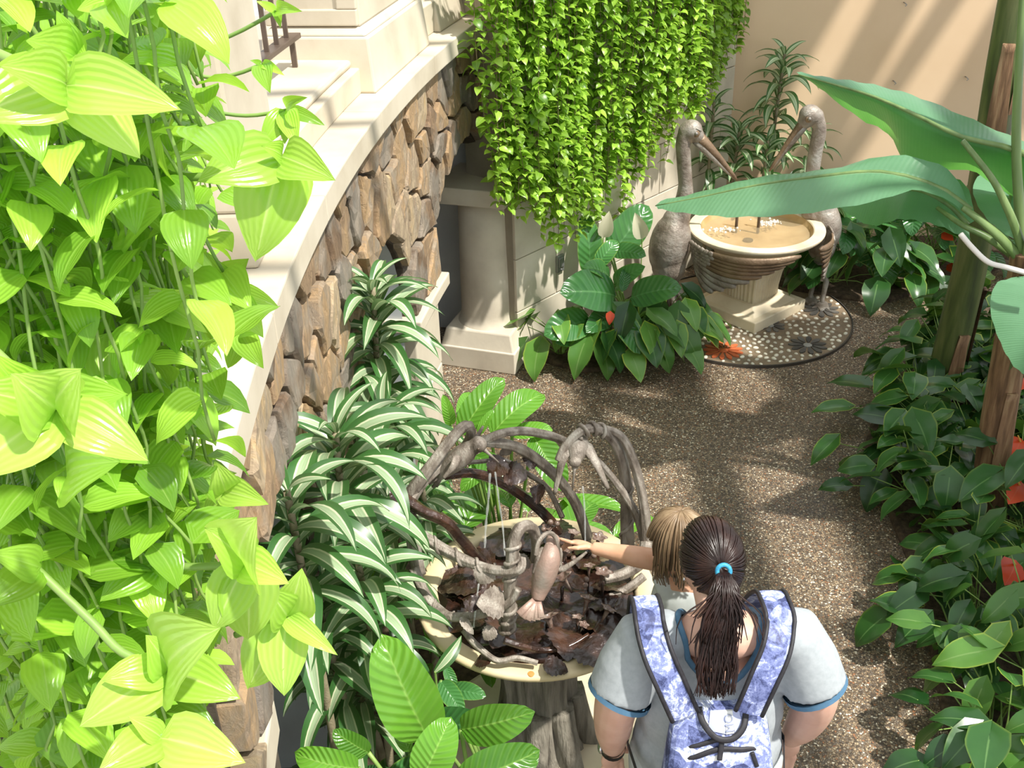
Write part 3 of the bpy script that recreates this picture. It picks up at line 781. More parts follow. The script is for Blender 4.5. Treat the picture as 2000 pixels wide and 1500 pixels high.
for (x, y, Y, along, n, L, lab) in (
    (728, 560, 3.80, .72, 58, .35, 'tall striped dracaena in front of the second arch, its top against the stones'),
    (655, 845, 2.76, .40, 32, .34, 'striped dracaena with a broad rosette against the lower stonework'),
    (748, 800, 3.4, .42, 28, .34, 'striped dracaena filling the gap between the tall dracaena and the broad rosette'),
    (697, 1085, 2.58, .42, 30, .28, 'striped dracaena leaning over the rim beside the pale twisted branch'),
    (690, 1330, 2.62, .28, 26, .25, 'low striped dracaena beside the big upright glossy leaf'),
    (825, 955, 3.22, .42, 26, .26, 'striped dracaena behind the bronze branches at the basin'),
    (560, 960, 2.42, .42, 26, .33, 'striped dracaena nearest the arch, beside the trailing vine'),
    (755, 975, 3.0, .5, 24, .28, 'striped dracaena in the thick of the clump below the broad rosette'),
    (620, 1180, 2.55, .4, 22, .28, 'small striped dracaena in shade under the vine tips')):
    top = ay(x, y, Y); base = V((top.x+rd.uniform(-.03, .06), top.y+rd.uniform(-.05, .05), .03))
    dracaena(top, base, along, n, L*1.06, lab, rd)
for (x, y, Y, along, n, L, lab) in (
    (1533, 105, 7.75, .62, 34, .27, 'tallest striped dracaena, against the tan wall behind the pelicans'),
    (1445, 250, 7.55, .55, 30, .25, 'striped dracaena between the two pelican heads, by the ivy'),
    (1500, 275, 7.45, .5, 28, .25, 'striped dracaena behind the crossing pelican beaks'),
    (1590, 255, 7.75, .45, 22, .23, 'striped dracaena behind the neck of the pelican by the tan wall'),
    (1395, 200, 7.6, .5, 22, .24, 'striped dracaena half buried in the ivy fringe')):
    top = ay(x, y, Y); dracaena(top, V((top.x, top.y, .03)), along, n, L*1.3, lab, rd, 'dracaenas behind the pelicans')

# ---- broad glossy leaves
lily_mat = leaf_mat('glossy_veined_leaf', (.06, .20, .02), (.15, .36, .035), .22, .28, (.35, .7, .05), vein=(.24, .44, .08), veins=70, vslope=14, veinstr=.2, vary=.2)
lily_dark = leaf_mat('dark_veined_leaf', (.03, .125, .035), (.075, .23, .06), .24, .22, (.25, .55, .07), vein=(.10, .26, .09), veins=60, vslope=12, veinstr=.25, vary=.2, edge=(.25, .38, .05))
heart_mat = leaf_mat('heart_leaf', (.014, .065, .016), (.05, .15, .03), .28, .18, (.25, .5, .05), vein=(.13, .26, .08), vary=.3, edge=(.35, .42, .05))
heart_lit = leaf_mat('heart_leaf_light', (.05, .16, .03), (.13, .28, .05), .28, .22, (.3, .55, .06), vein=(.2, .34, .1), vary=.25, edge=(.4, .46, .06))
LY = [leaf_mesh('veined_blade', prof_broad, .20, a, b, lily_mat, 12, 6, .30, .07, seed=i) for i, (a, b) in enumerate(((25, -25), (35, -45), (10, -30)))]
LD = [leaf_mesh('dark_blade', prof_broad, .27, a, b, lily_dark, 12, 6, .22, .06, seed=i) for i, (a, b) in enumerate(((20, -25), (35, -45), (10, -30)))]
HT = [leaf_mesh('heart_blade', prof_heart, .36, a, b, heart_mat, 8, 4, .2, .06, lobe=1.0, seed=i) for i, (a, b) in enumerate(((10, -35), (0, -45), (15, -20)))]
HL = [leaf_mesh('heart_blade_light', prof_heart, .34, a, b, heart_lit, 8, 4, .2, .06, lobe=1.0, seed=i) for i, (a, b) in enumerate(((10, -35), (0, -45), (15, -20)))]
red_mat = leaf_mat('red_spathe', (.62, .05, .015), (.78, .10, .03), .3, .3, (.9, .15, .05), vein=(.75, .14, .06), vary=.1)
SP = leaf_mesh('spathe_blade', prof_heart, .42, 10, -25, red_mat, 7, 4, .12, .03, lobe=.5)
white_sp = leaf_mat('cream_spathe', (.62, .58, .42), (.75, .70, .52), .45, .3, (.8, .75, .5), vary=.05)
WS = leaf_mesh('cream_blade', prof_lance, .25, 10, -10, white_sp, 8, 4, .75)
def put(e, me, p0, p1, up=(0, 0, 1), sx=1.0, name='leaf'): return link(name, me, e, M_leaf_to(me, p0, p1, up, sx))
def rosette(e, base, n, blades, L, pet, rg, tilt=(-.7, .1), spread=1.0, stem=stem_green, sxr=(.9, 1.15), az0=None, azr=PI, low=.25):
    """n leaves on thin stalks that lean out of the crown"""
    base = V(base); st = MB(); a = rg.uniform(0, 6)
    for i in range(n):
        a = a+2.39996 if az0 is None else az0+rg.uniform(-azr, azr)
        h = low+(1-low)*(1-i/n)**.8; out = spread*pet*(.35+.75*(i/n))*rg.uniform(.7, 1.2)
        d = V((-math.sin(a), math.cos(a), 0)); p = base+d*out+V((0, 0, pet*h*rg.uniform(.85, 1.15)+.03))
        st.tube([base+d*.01, base+d*out*.45+V((0, 0, (p.z-base.z)*.7)), p], [.004, .0035, .0025], 5, cap=False)
        link('leaf', rg.choice(blades), e, M_leaf(p, a+rg.gauss(0, .35), rg.uniform(*tilt), rg.gauss(0, .25), L*rg.uniform(.75, 1.15), rg.uniform(*sxr)))
    o = st.build('stems', stem, e, smooth=True); o['kind'] = 'stuff'

# clump beside the column: large dark leaves above small heart leaves
cb = V((.80, 6.38, .03)); rc = random.Random(31)
e = empty('peace_lily', cb, 'big dark leaved peace lily with two faded spathes beside the column', 'plant')
for (x0, y0, Ya, x1, y1, Yb, w) in ((1192, 500, 6.55, 1268, 402, 6.75, 1.0), (1150, 535, 6.5, 1140, 418, 6.62, .75), (1195, 492, 6.5, 1262, 500, 6.35, .95), (1165, 520, 6.4, 1205, 470, 6.5, .9),
        (1202, 578, 6.25, 1093, 572, 6.02, 1.15), (1232, 582, 6.25, 1332, 562, 6.1, 1.05), (1152, 625, 6.1, 1062, 655, 5.95, 1.2), (1203, 612, 6.1, 1250, 692, 5.9, .95),
        (1200, 560, 6.4, 1260, 520, 6.25, .8), (1190, 540, 6.4, 1140, 520, 6.2, .8), (1190, 615, 6.2, 1145, 650, 5.95, .9), (1150, 660, 6.1, 1085, 670, 5.95, .9), (1215, 570, 6.2, 1222, 525, 6.35, .7)):
    p0 = ay(x0, y0, Ya); p1 = ay(x1, y1, Yb)
    put(e, LD[rc.randrange(3)], p0, p1, (.15, -.75, .8), w)
    MB().tube(spline([cb, (cb+p0)/2+V((0, 0, .08)), p0], 5), [.007]*11, 6).build('stalk', stem_green, e, smooth=True)
for (x, y) in ((1190, 412), (1240, 415)):
    p1 = ay(x, y, 6.5); p0 = ay(x-12 if x < 1200 else x+14, y+52, 6.5); put(e, WS, p0, p1, (0, -1, .3), 1.2, 'spathe')
    MB().tube([p0+V((0, 0, -.4)), p0+V((0, 0, -.1)), p0], .004, 6).build('stalk', stem_green, e)
labs = ('small heart leaved anthurium at the column side of the peace lily', 'heart leaved anthurium with a red spathe below the peace lily', 'heart leaved anthurium between the peace lily and the pelican foot', 'low heart leaved anthurium at the front of the peace lily bed', 'heart leaved anthurium behind the others at the pelican end of the peace lily bed')
for i, (x, y) in enumerate(((.33, 6.22), (.62, 6.16), (1.08, 6.28), (.8, 6.12), (1.06, 6.5))):
    e = empty('anthurium', (x, y, .03), labs[i], 'plant', 'anthuriums below the peace lily')
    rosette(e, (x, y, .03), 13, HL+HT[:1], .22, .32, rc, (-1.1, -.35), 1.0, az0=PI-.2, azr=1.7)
    if i == 1:
        p = ay(1192, 612, 6.0); q = ay(1190, 635, 5.97); put(e, SP, p, q, (0, -1, .4), .9, 'spathe'); MB().tube([V((x, y, .05)), p], .003, 5).build('stalk', stem_green, e)

# ---- bed along the path under the banana plants
ra = random.Random(77)
def poly_in(x, y, poly):
    c = False
    for i in range(len(poly)):
        (x1, y1), (x2, y2) = poly[i], poly[i-1]
        if (y1 > y) != (y2 > y) and x < (x2-x1)*(y-y1)/(y2-y1)+x1: c = not c
    return c
BED = [(2.8, 6.0), (2.38, 5.5), (2.1, 5.0), (2.04, 4.46), (1.98, 3.81), (1.8, 3.03), (1.72, 2.2), (2.35, 2.2), (2.5, 3.0), (2.9, 4.0), (3.3, 5.0), (3.7, 6.0), (3.3, 6.3)]
spots = []
for k in range(4000):
    p = (ra.uniform(1.7, 3.7), ra.uniform(2.25, 6.3))
    if poly_in(p[0], p[1], BED) and all(math.hypot(p[0]-q[0], p[1]-q[1]) > .235 for q in spots): spots.append(p)
spots.sort(key=lambda p: p[1])
ORD = 'first second third fourth fifth sixth seventh eighth ninth tenth eleventh twelfth thirteenth fourteenth fifteenth sixteenth seventeenth eighteenth nineteenth twentieth'.split()
rowc = {}
for (x, y) in spots:
    edge_plant = not poly_in(x-.25, y, BED); row_ = 'edge' if edge_plant else ('second' if not poly_in(x-.5, y, BED) else 'deep')
    k_ = rowc[row_] = rowc.get(row_, -1)+1
    lab = {'edge': 'anthurium overhanging the path from the banana bed, %s from the woman\'s end', 'second': 'anthurium in the second row of the banana bed, %s from the woman\'s end', 'deep': 'anthurium deep in the banana bed around the stems, %s from the woman\'s end'}[row_] % ORD[min(k_, 19)]
    e = empty('anthurium', (x, y, .03), lab, 'plant', 'anthuriums in the bed along the path')
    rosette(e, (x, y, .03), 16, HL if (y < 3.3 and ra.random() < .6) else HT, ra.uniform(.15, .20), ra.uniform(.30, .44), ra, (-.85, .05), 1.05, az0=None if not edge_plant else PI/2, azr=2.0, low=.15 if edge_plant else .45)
for (x, y, Y, r_) in ((1998, 745, 4.75, .12), (1999, 870, 4.35, .12), (1998, 955, 4.05, .15), (1990, 1112, 3.5, .13)):
    p = ay(x, y, Y); e = empty('anthurium_flower', (p.x+.05, p.y+.1, .05), {745: 'red anthurium flower behind the brown banana stem', 870: 'red anthurium flower second from the banana leaf', 955: 'large red anthurium flower beside the base of the brown stem', 1112: 'red anthurium flower lowest in the bed, away from the stems'}[y], 'flower', 'red anthurium flowers')
    put(e, SP, p+V((-.01, .02, .01)), p+V((-r_*.7, -r_*.6, -.02)), (0, -.6, .8), 1.1, 'spathe')
    q = p+V((-.01, .02, .01)); MB().tube([V((p.x+.05, p.y+.1, .05)), q+V((.02, .04, -.1)), q], .003, 5).build('stalk', stem_green, e)
    MB().tube([q, q+V((-.03, -.02, .05))], [.006, .003], 6).build('spadix', mk('spadix_yellow', [(.7, .45, .1)], .5) if 'spadix_yellow' not in bpy.data.materials else bpy.data.materials['spadix_yellow'], e)
# ---- bed by the tan wall, beyond the pelican fountain
for i, (x, y, L, lab) in enumerate(((2.45, 7.2, .22, 'dark leaved anthurium beside the far pelican wing'), (2.75, 7.05, .22, 'dark leaved anthurium at the kerb beyond the pelican fountain'), (3.05, 7.25, .24, 'dark leaved anthurium at the open corner of the path'),
        (2.65, 7.5, .30, 'large leaved plant under the drooping banana leaf'), (3.05, 7.55, .28, 'large leaved plant with a red flower under the banana leaf'), (3.35, 7.45, .25, 'dark leaved plant behind the banana stem'), (3.4, 7.75, .28, 'dark leaved plant against the tan wall at the banana stem'), (2.85, 7.8, .3, 'dark glossy plant against the tan wall under the banana leaf'), (2.35, 7.7, .28, 'dark glossy plant between the far pelican and the tan wall'))):
    e = empty('broadleaf_plant', (x, y, .03), lab, 'plant', 'plants below the tan wall')
    rosette(e, (x, y, .03), 15, HT if L < .25 else LD, L, .42+.15*(i > 2), ra, (-1.0, -.1), .85, az0=PI-.1, azr=1.9, low=.1)
for (x, y, Y, lab) in ((1843, 458, 7.2, 'red anthurium flower high in the bed by the tan wall'), (1853, 520, 7.15, 'red anthurium flower low in the bed, touching the banana stem')):
    p = ay(x, y, Y); e = empty('anthurium_flower', (p.x, p.y+.1, .05), lab, 'flower', 'red anthurium flowers by the tan wall'); put(e, SP, p, p+V((.06, -.05, -.03)), (0, -.7, .7), 1.2, 'spathe')
    MB().tube([V((p.x, p.y+.1, .05)), p], .003, 5).build('stalk', stem_green, e)

# ---- glossy plants around the round fountain
rg_ = random.Random(19)
def hero(name, lab, base, leaves, meshes, group=None, up=(0, -.5, .9)):
    e = empty(name, base, lab, 'plant', group); base = V(base)
    for k, (x0, y0, Ya, x1, y1, Yb, w) in enumerate(leaves):
        p0 = ay(x0, y0, Ya); p1 = ay(x1, y1, Yb); put(e, meshes[k % len(meshes)], p0, p1, up, w)
        MB().tube([V(q) for q in spline([base, (base+p0)/2+V((0, 0, .03)), p0], 4)], [.007]*9, 6).build('stalk', stem_green, e, smooth=True)
    return e
e = hero('glossy_plant', 'glossy veined plant rising behind the basin towards the path', (-.05, 3.75, .03),
    [(900, 850, 3.6, 985, 738, 3.75, 1.0), (960, 850, 3.55, 1062, 770, 3.7, 1.1), (905, 830, 3.65, 915, 765, 3.8, 1.1), (935, 850, 3.55, 965, 800, 3.6, .8), (880, 830, 3.6, 865, 770, 3.6, .8),
     (1040, 850, 3.6, 1100, 960, 3.45, 1.25), (1000, 850, 3.6, 1080, 840, 3.6, 1.1), (930, 890, 3.5, 1000, 960, 3.4, 1.2), (960, 900, 3.5, 900, 960, 3.4, 1.1)], LY)
rosette(e, (-.05, 3.72, .03), 10, LY, .30, .5, rg_, (-.5, .2), .8)
for i, (x, y, lab) in enumerate(((.30, 3.50, 'glossy veined plant behind the basin below the facing hummingbird'), (.02, 3.45, 'glossy veined plant directly behind the basin rim'), (-.3, 3.5, 'glossy veined plant behind the basin beside the dracaenas'), (.46, 3.35, 'small glossy plant poking out by the child'))):
    e = empty('glossy_plant', (x, y, .03), lab, 'plant', 'glossy plants behind the basin'); rosette(e, (x, y, .03), 13 if i < 3 else 7, LY, .30 if i < 3 else .2, .62 if i < 3 else .5, rg_, (-.5, .3), .6)
hero('glossy_plant', 'large glossy plant with one tall upright leaf in front of the basin', (-.12, 2.12, .03),
    [(838, 1445, 2.3, 745, 1238, 2.42, 1.25), (825, 1520, 2.15, 880, 1400, 2.25, 1.5), (900, 1425, 2.25, 1045, 1390, 2.2, 1.15), (895, 1530, 2.1, 1055, 1465, 2.15, 1.35), (700, 1500, 2.15, 575, 1470, 2.15, 1.2), (720, 1470, 2.2, 650, 1425, 2.2, 1.3),
     (800, 1470, 2.3, 770, 1380, 2.4, .9), (770, 1540, 2.1, 690, 1530, 2.05, 1.1)], LY, up=(0, -.8, .6))
e = hero('glossy_plant', 'shaded glossy plant tucked under the front of the basin', (-.05, 2.45, .03),
    [(860, 1330, 2.5, 905, 1395, 2.4, .9), (880, 1350, 2.5, 950, 1360, 2.45, .8), (870, 1300, 2.55, 890, 1350, 2.5, .8), (840, 1420, 2.4, 960, 1420, 2.3, .8)], LD)
for i, (x, y, lab) in enumerate(((-.42, 2.15, 'dark leaved plant at the front of the bed below the low dracaena'), (-.58, 2.35, 'dark leaved plant beside the bare soil under the vine'))):
    e = empty('broadleaf_plant', (x, y, .03), lab, 'plant'); rosette(e, (x, y, .03), 10, LD, .24, .42, rg_, (-.6, .2), .7)
p0 = ay(850, 1312, 2.45); p1 = ay(900, 1240, 2.55)
e = empty('striped_shoot', (p0.x, p0.y, .04), 'single narrow yellow-green leaf standing against the front of the basin rim', 'plant'); put(e, DR[0], p0, p1, (0, -1, .4), 1.3)
MB().tube([V((p0.x, p0.y, .04)), p0], .004, 6).build('stalk', stem_green, e)
# ================================================================ pelican fountain on its mosaic
bronze_grey = mk('weathered_bronze', [(.15, .115, .09), (.29, .245, .205), (.40, .375, .335)], .45, 9, metal=.2, bump=.6, bscale=55, bdist=.010)
bronze_warm = mk('brown_bronze', [(.12, .075, .045), (.22, .145, .09), (.30, .21, .13)], .4, 6, metal=.25, bump=.5, bscale=60, bdist=.008)
bronze_dark = mk('dark_bronze', [(.05, .035, .025), (.12, .085, .06)], .35, 8, metal=.3, bump=.2, bscale=60)
basin_stone = mk('basin_stone', [(.56, .46, .31), (.70, .60, .43), (.76, .67, .50)], .6, 4, bump=.08, bscale=60, bdist=.003)
basin_stain = mk('stained_basin', [(.38, .235, .095), (.50, .33, .15), (.58, .42, .22)], .35, 5)
def mat_water(name, col, rough=.03, alpha=.35):
    t = NT(name); t.b.inputs['Base Color'].default_value = col+(1,); t.b.inputs['Roughness'].default_value = rough
    t.b.inputs['IOR'].default_value = 1.33
    t.bump(t.noise(28, 3, t.geo()).outputs['Fac'], .35, .01)
    tr = t.new('ShaderNodeBsdfTransparent'); mx = t.new('ShaderNodeMixShader'); mx.inputs[0].default_value = alpha
    t.l(tr.outputs[0], mx.inputs[1]); t.l(t.b.outputs[0], mx.inputs[2]); t.l(mx.outputs[0], t.out.inputs[0]); return t.m
water_m = mat_water('water', (.62, .50, .32), .02, .30)
foam_m = mat_water('foam', (.9, .88, .84), .2, .55)

MC = V((1.68, 6.73, 0)); MRAD = .745
mo = empty('mosaic_floor', MC, 'round pebble mosaic with stone flowers set in the path under the pelican fountain', None, None, 'structure')
m = MB(); m.lathe([(MRAD-.005, .001), (MRAD-.005, .012)], 64, Matrix.Translation(MC)); m.build('mortar_disc', mk('mosaic_mortar', [(.17, .125, .08), (.26, .19, .12)], .7, 14, bump=.3, bscale=90), mo)
m = MB(); m.lathe([(MRAD-.005, 0), (MRAD+.006, 0), (MRAD+.006, .02), (MRAD-.005, .02)], 72, Matrix.Translation(MC), cap=False); m.build('edging', mk('edging_metal', [(.12, .11, .10)], .4, metal=.7), mo)
peb_m = mk('pale_pebble', [(.66, .60, .48), (.80, .75, .63)], .45, 20, rnd=.25)
orange_m = mk('orange_tile', [(.50, .10, .03), (.62, .16, .06)], .5, 20, rnd=.12)
slate_m = mk('slate_tile', [(.075, .07, .065), (.15, .14, .125)], .4, 12, rnd=.3)
FL = [(az(1412, 688, 0), orange_m, 13, .135, .045), (az(1577, 678, 0), slate_m, 11, .13, .04), (az(1603, 608, 0), slate_m, 10, .13, .035), (az(1505, 640, 0), slate_m, 9, .1, .03)]
for (c, mat, n, r_, cr) in FL:
    pm = MB(); w_ = PI*r_/n*.62
    pl = [(cr*.7, 0), (cr+.02, w_*.5), (r_*.75, w_*.85), (r_*.93, w_*.5), (r_, 0), (r_*.93, -w_*.5), (r_*.75, -w_*.85), (cr+.02, -w_*.5)]
    pm.prism(pl, .008, .02); pme = pm.mesh('petal', mat)
    for k in range(n): link('petal', pme, mo, Matrix.Translation(c) @ Matrix.Rotation(2*PI*k/n+.1, 4, 'Z'))
    MB().lathe([(cr*.75, .008), (cr*.75, .018), (cr*.5, .022)], 16, Matrix.Translation(c)).build('flower_centre', mat if mat is orange_m else mk('grey_centre', [(.3, .29, .26)], .5), mo)
pb = MB(); pb.ball((0, 0, 0), (.017, .012, .009), None, 8, 5); pbm = pb.mesh('pebble', peb_m, True)
rpb = random.Random(6); got = []
for k in range(9000):
    a = rpb.uniform(0, 2*PI); r_ = MRAD*math.sqrt(rpb.random())*.965; p = MC+V((math.cos(a)*r_, math.sin(a)*r_, .013))
    if p.y > 6.62+max(0, (p.x-1.75))*.75 or len(got) >= 210: continue
    if any((p-c).length < rr+.012 for (c, _, _, rr, _) in FL): continue
    if p.x < 1.33 and p.y > 6.42: continue
    if all((p-q).length > .043 for q in got):
        got.append(p); s_ = rpb.uniform(.8, 1.3); link('pebble', pbm, mo, Matrix.Translation(p) @ Matrix.Rotation(rpb.uniform(0, 3), 4, 'Z') @ Matrix.Diagonal((s_, s_, s_, 1)))

PC = V((1.747, 6.87, 0)); PR = .468; PZ = .636
pf = empty('pelican_fountain_basin', PC, 'pale round fountain basin of sandy water on a fluted pedestal', 'fountain')
Mb = Matrix.Translation(V((1.73, 6.84, 0))) @ Matrix.Rotation(R(39), 4, 'Z')
m = MB(); m.box((-.285, -.285, .01), (.285, .285, .095), Mb); m.build('base_slab', basin_stone, pf, bevel=.008)
m = MB(); m.add([Mb @ V(p) for p in [(-.235, -.235, .095), (.235, -.235, .095), (.235, .235, .095), (-.235, .235, .095), (-.165, -.165, .14), (.165, -.165, .14), (.165, .165, .14), (-.165, .165, .14)]], [(0, 1, 5, 4), (1, 2, 6, 5), (2, 3, 7, 6), (3, 0, 4, 7), (4, 5, 6, 7)]); m.build('base_slope', basin_stone, pf, bevel=.006)
def sq(a, r, z):
    a -= R(39); k = 1/max(abs(math.cos(a)), abs(math.sin(a))); return r*(k*.75+.25*1.1)*(1-.045*(.5+.5*math.cos(a*36)))
m = MB(); m.lathe([(.15, .13), (.152, .2), (.165, .3), (.19, .4), (.215, .48), (.24, .53)], 144, Matrix.Translation((1.735, 6.85, 0)), sq); m.build('fluted_pedestal', basin_stone, pf)
Mp = Matrix.Translation(PC)
m = MB(); m.lathe([(.12, .46), (.24, .50), (.36, .545), (.43, .585), (.462, .61), (PR, .622), (PR, PZ-.004), (PR-.006, PZ), (PR-.075, PZ), (PR-.082, PZ-.006)], 64, Mp, cap=False); m.build('bowl', basin_stone, pf, smooth=False)
m = MB(); m.lathe([(PR-.082, PZ-.006), (PR-.095, PZ-.04), (PR-.14, PZ-.075), (.2, PZ-.09), (.001, PZ-.093)], 48, Mp, cap=False); m.build('bowl_lining', basin_stain, pf, smooth=True)
m = MB(); m.lathe([(PR-.097, PZ-.045), (.25, PZ-.0445), (.001, PZ-.044)], 40, Mp, cap=False); m.build('water', water_m, pf, smooth=True)
q = ay(1462, 458, 6.83); MB().lathe([(.035, PZ-.088), (.035, PZ-.08), (.01, PZ-.078)], 16, Matrix.Translation((q.x, q.y, 0))).build('drain', bronze_dark, pf)
for (x, y) in ((1438, 437), (1481, 438)):
    q = az(x, y+6, PZ-.045); MB().tube([q+V((0, 0, -.04)), q+V((0, 0, .16))], .011, 8).build('nozzle', bronze_dark, pf)
rsx = random.Random(2)
for (x, y) in ((1412, 450), (1500, 436)):
    q = az(x, y, PZ-.04); sp_ = MB()
    for k in range(46): sp_.ball(q+V((rsx.gauss(0, .05), rsx.gauss(0, .028), rsx.uniform(0, .012))), rsx.uniform(.004, .011), None, 6, 4)
    sp_.build('splash', foam_m, pf, smooth=True)['kind'] = 'stuff'

def pol(a, r, z): return PC+V((math.cos(R(a))*r, math.sin(R(a))*r, z))
def pelican(label, mirror, th, neck, head, beak_tip, body, Rb, foot):
    """mirror=+1: wing sweeps counter-clockwise (left bird), -1: clockwise"""
    e = empty('pelican_statue', V((body.x, body.y, 0)), label, 'statue', 'pelican statues')
    m = MB()
    m.ball(body, Rb, Matrix.Rotation(R(10*mirror), 3, 'Y')); m.ball(body+V((0, 0, -.14)), (Rb[0]*.85, Rb[1]*.9, Rb[2]*.7))
    out = V((math.cos(R(th)), math.sin(R(th)), 0))
    m.ball(body+V((0, 0, Rb[2]*.62))-out*.03, (.095, .095, .13))
    m.tube(spline(neck, 6), [r_ for r_ in [ .085-.035*min(1, i/8) for i in range(6*(len(neck)-1)+1)]], 12)
    m.ball(head, (.076, .066, .07)); m.ball(neck[-1], .053)
    bd = (beak_tip-head).normalized()
    m.ball(head+bd*.05, (.055, .05, .052))
    m.build('body', bronze_grey, e, remesh=.009, smoothmod=6)
    mb = MB(); L = (beak_tip-head).length; sd_ = bd.cross(V((0, 1, 0))).normalized()
    pts = [head+bd*(L*t)+sd_*0+V((0, 0, .018*math.sin(PI*t))) for t in (.12, .25, .4, .6, .8, .94, 1)]
    mb.tube(pts, [.042, .038, .031, .023, .017, .012, .005], 10, flat=.8); mb.build('upper_beak', bronze_warm, e, smooth=True)
    mb = MB(); pts = [head+bd*(L*t)+V((0, 0, -.030+.022*t)) for t in (.1, .25, .4, .6, .8, .95)]
    mb.tube(pts, [.036, .036, .030, .021, .014, .006], 10, flat=.7); mb.build('lower_beak', bronze_grey, e, smooth=True)
    side = V((0, -1, 0)); ec = head+bd*.035+side*.052+V((0, 0, .016))
    MB().ball(ec, (.026, .012, .026)).build('eye_ring', bronze_warm, e, smooth=True)
    MB().ball(ec+V((0, -.009, .002)), .013).build('eye', mk('polished_eye', [(.30, .27, .24)], .15, metal=.5) if 'polished_eye' not in bpy.data.materials else bpy.data.materials['polished_eye'], e, smooth=True)
    # brow line
    MB().tube([ec+V((-.035, -.0, .014)), ec+V((0, -.004, .036)), ec+V((.035, 0, .016))], .006, 6).build('brow', bronze_grey, e, smooth=True)
    # wing: long primaries hugging the bowl, then rows of covert scales near the shoulder
    ends = ((104, .602), (99, .575), (92, .545), (84, .51), (75, .47), (66, .425), (56, .38), (46, .335), (36, .295)) if mirror > 0 else ((60, .602), (58, .57), (54, .53), (50, .48), (46, .43), (42, .38), (37, .33), (32, .285), (26, .25))
    def fan(i, t):
        a1, z1 = ends[i]; a0 = 12+i*.4; z0 = .60-.022*i
        a = th+mirror*(a0+(a1-a0)*t); z = z0+(z1-z0)*t-.018*math.sin(PI*t)
        return a, pol(a, PR+.030-.0035*i+.012*math.sin(PI*t), z)
    nI, nT = len(ends), 10; g = [[fan(i, .96*j/nT)[1] for j in range(nT+1)] for i in range(nI)]; m = MB()
    vs = [p for r_ in g for p in r_]; fs = [(i*(nT+1)+j, i*(nT+1)+j+1, (i+1)*(nT+1)+j+1, (i+1)*(nT+1)+j) for i in range(nI-1) for j in range(nT)]
    m.add(vs, fs); wing = m.build('wing', bronze_grey, e, smooth=True)
    for i in range(nI):
        pts = []; outs = []; k = 12
        for j in range(k+1):
            a, p = fan(i, .22+.78*j/k); pts.append(p); outs.append(V((math.cos(R(a)), math.sin(R(a)), .15)))
        wd_ = [.023*(.75+.35*math.sin(PI*j/k))*(1 if j < k else .5) for j in range(k+1)]
        m = MB(); m.ribbon([p+o*.010 for p, o in zip(pts, outs)], wd_, .010, outs); m.build('feather', bronze_warm if i < 5 else bronze_grey, wing, smooth=True)
    fm = MB(); fm.ball((0, 0, 0), (.026, .020, .009), None, 8, 6); fme = fm.mesh('covert', bronze_grey, True)
    for i in range(nI):
        for c in range(6):
            t = (c+.5*(i % 2))*(.050 if mirror > 0 else .075)
            a, p = fan(i, t); a2, p2 = fan(i, t+.05); o_ = V((math.cos(R(a)), math.sin(R(a)), .2)).normalized()
            Mx = frame((p2-p).cross(o_)*-1, o_)
            link('covert', fme, wing, Matrix.Translation(p+o_*.016) @ Mx.to_4x4() @ Matrix.Rotation(R(10*mirror), 4, 'Y'))
    # tail and legs
    for k in range(5):
        a = th-mirror*(3+5*k); MB().tube([pol(a, PR+.16, .30), pol(a, PR+.15, .18), pol(a, PR+.13, .07)], [.028, .026, .008], 8, flat=.5).build('tail_feather', bronze_grey, e, smooth=True)
    for (lx, ly) in foot:
        f = V((lx, ly, .012)); k = V((lx-.02*mirror, ly+.05, .17))
        MB().tube([body+V((.02*mirror, 0, -.25)), k, f+V((0, .03, .03)), f], [.035, .022, .018, .02], 8).build('leg', bronze_grey, e, smooth=True)
        m = MB(); pl = [(0, .05), (-.03, .02), (-.065, -.10), (-.03, -.075), (0, -.125), (.03, -.075), (.065, -.10), (.03, .02)]
        m.prism(pl, 0, .018, Matrix.Translation((lx, ly, .012)) @ Matrix.Rotation(R(25*mirror), 4, 'Z')); m.build('webbed_foot', bronze_grey, e, bevel=.006)
    return e
YL, YR = 6.80, 7.02
pelican('weathered bronze pelican at the ivy side, facing the basin, its wing wrapped along the front', 1, 188,
    [ay(1322, 440, YL), ay(1338, 380, YL), ay(1336, 320, YL), ay(1334, 280, YL), ay(1340, 256, YL)], ay(1350, 254, YL), ay(1440, 352, YL+.02), ay(1308, 478, YL), (.145, .15, .235), [(1.27, 6.52), (1.18, 6.60)])
pelican('weathered bronze pelican at the tan wall side, beak pointing down over the basin', -1, 12,
    [ay(1588, 420, YR), ay(1585, 360, YR), ay(1592, 300, YR), ay(1600, 255, YR), ay(1594, 226, YR)], ay(1582, 224, YR), ay(1502, 335, YR+.02), ay(1610, 440, YR), (.12, .14, .2), [(2.28, 6.86), (2.22, 6.95)])
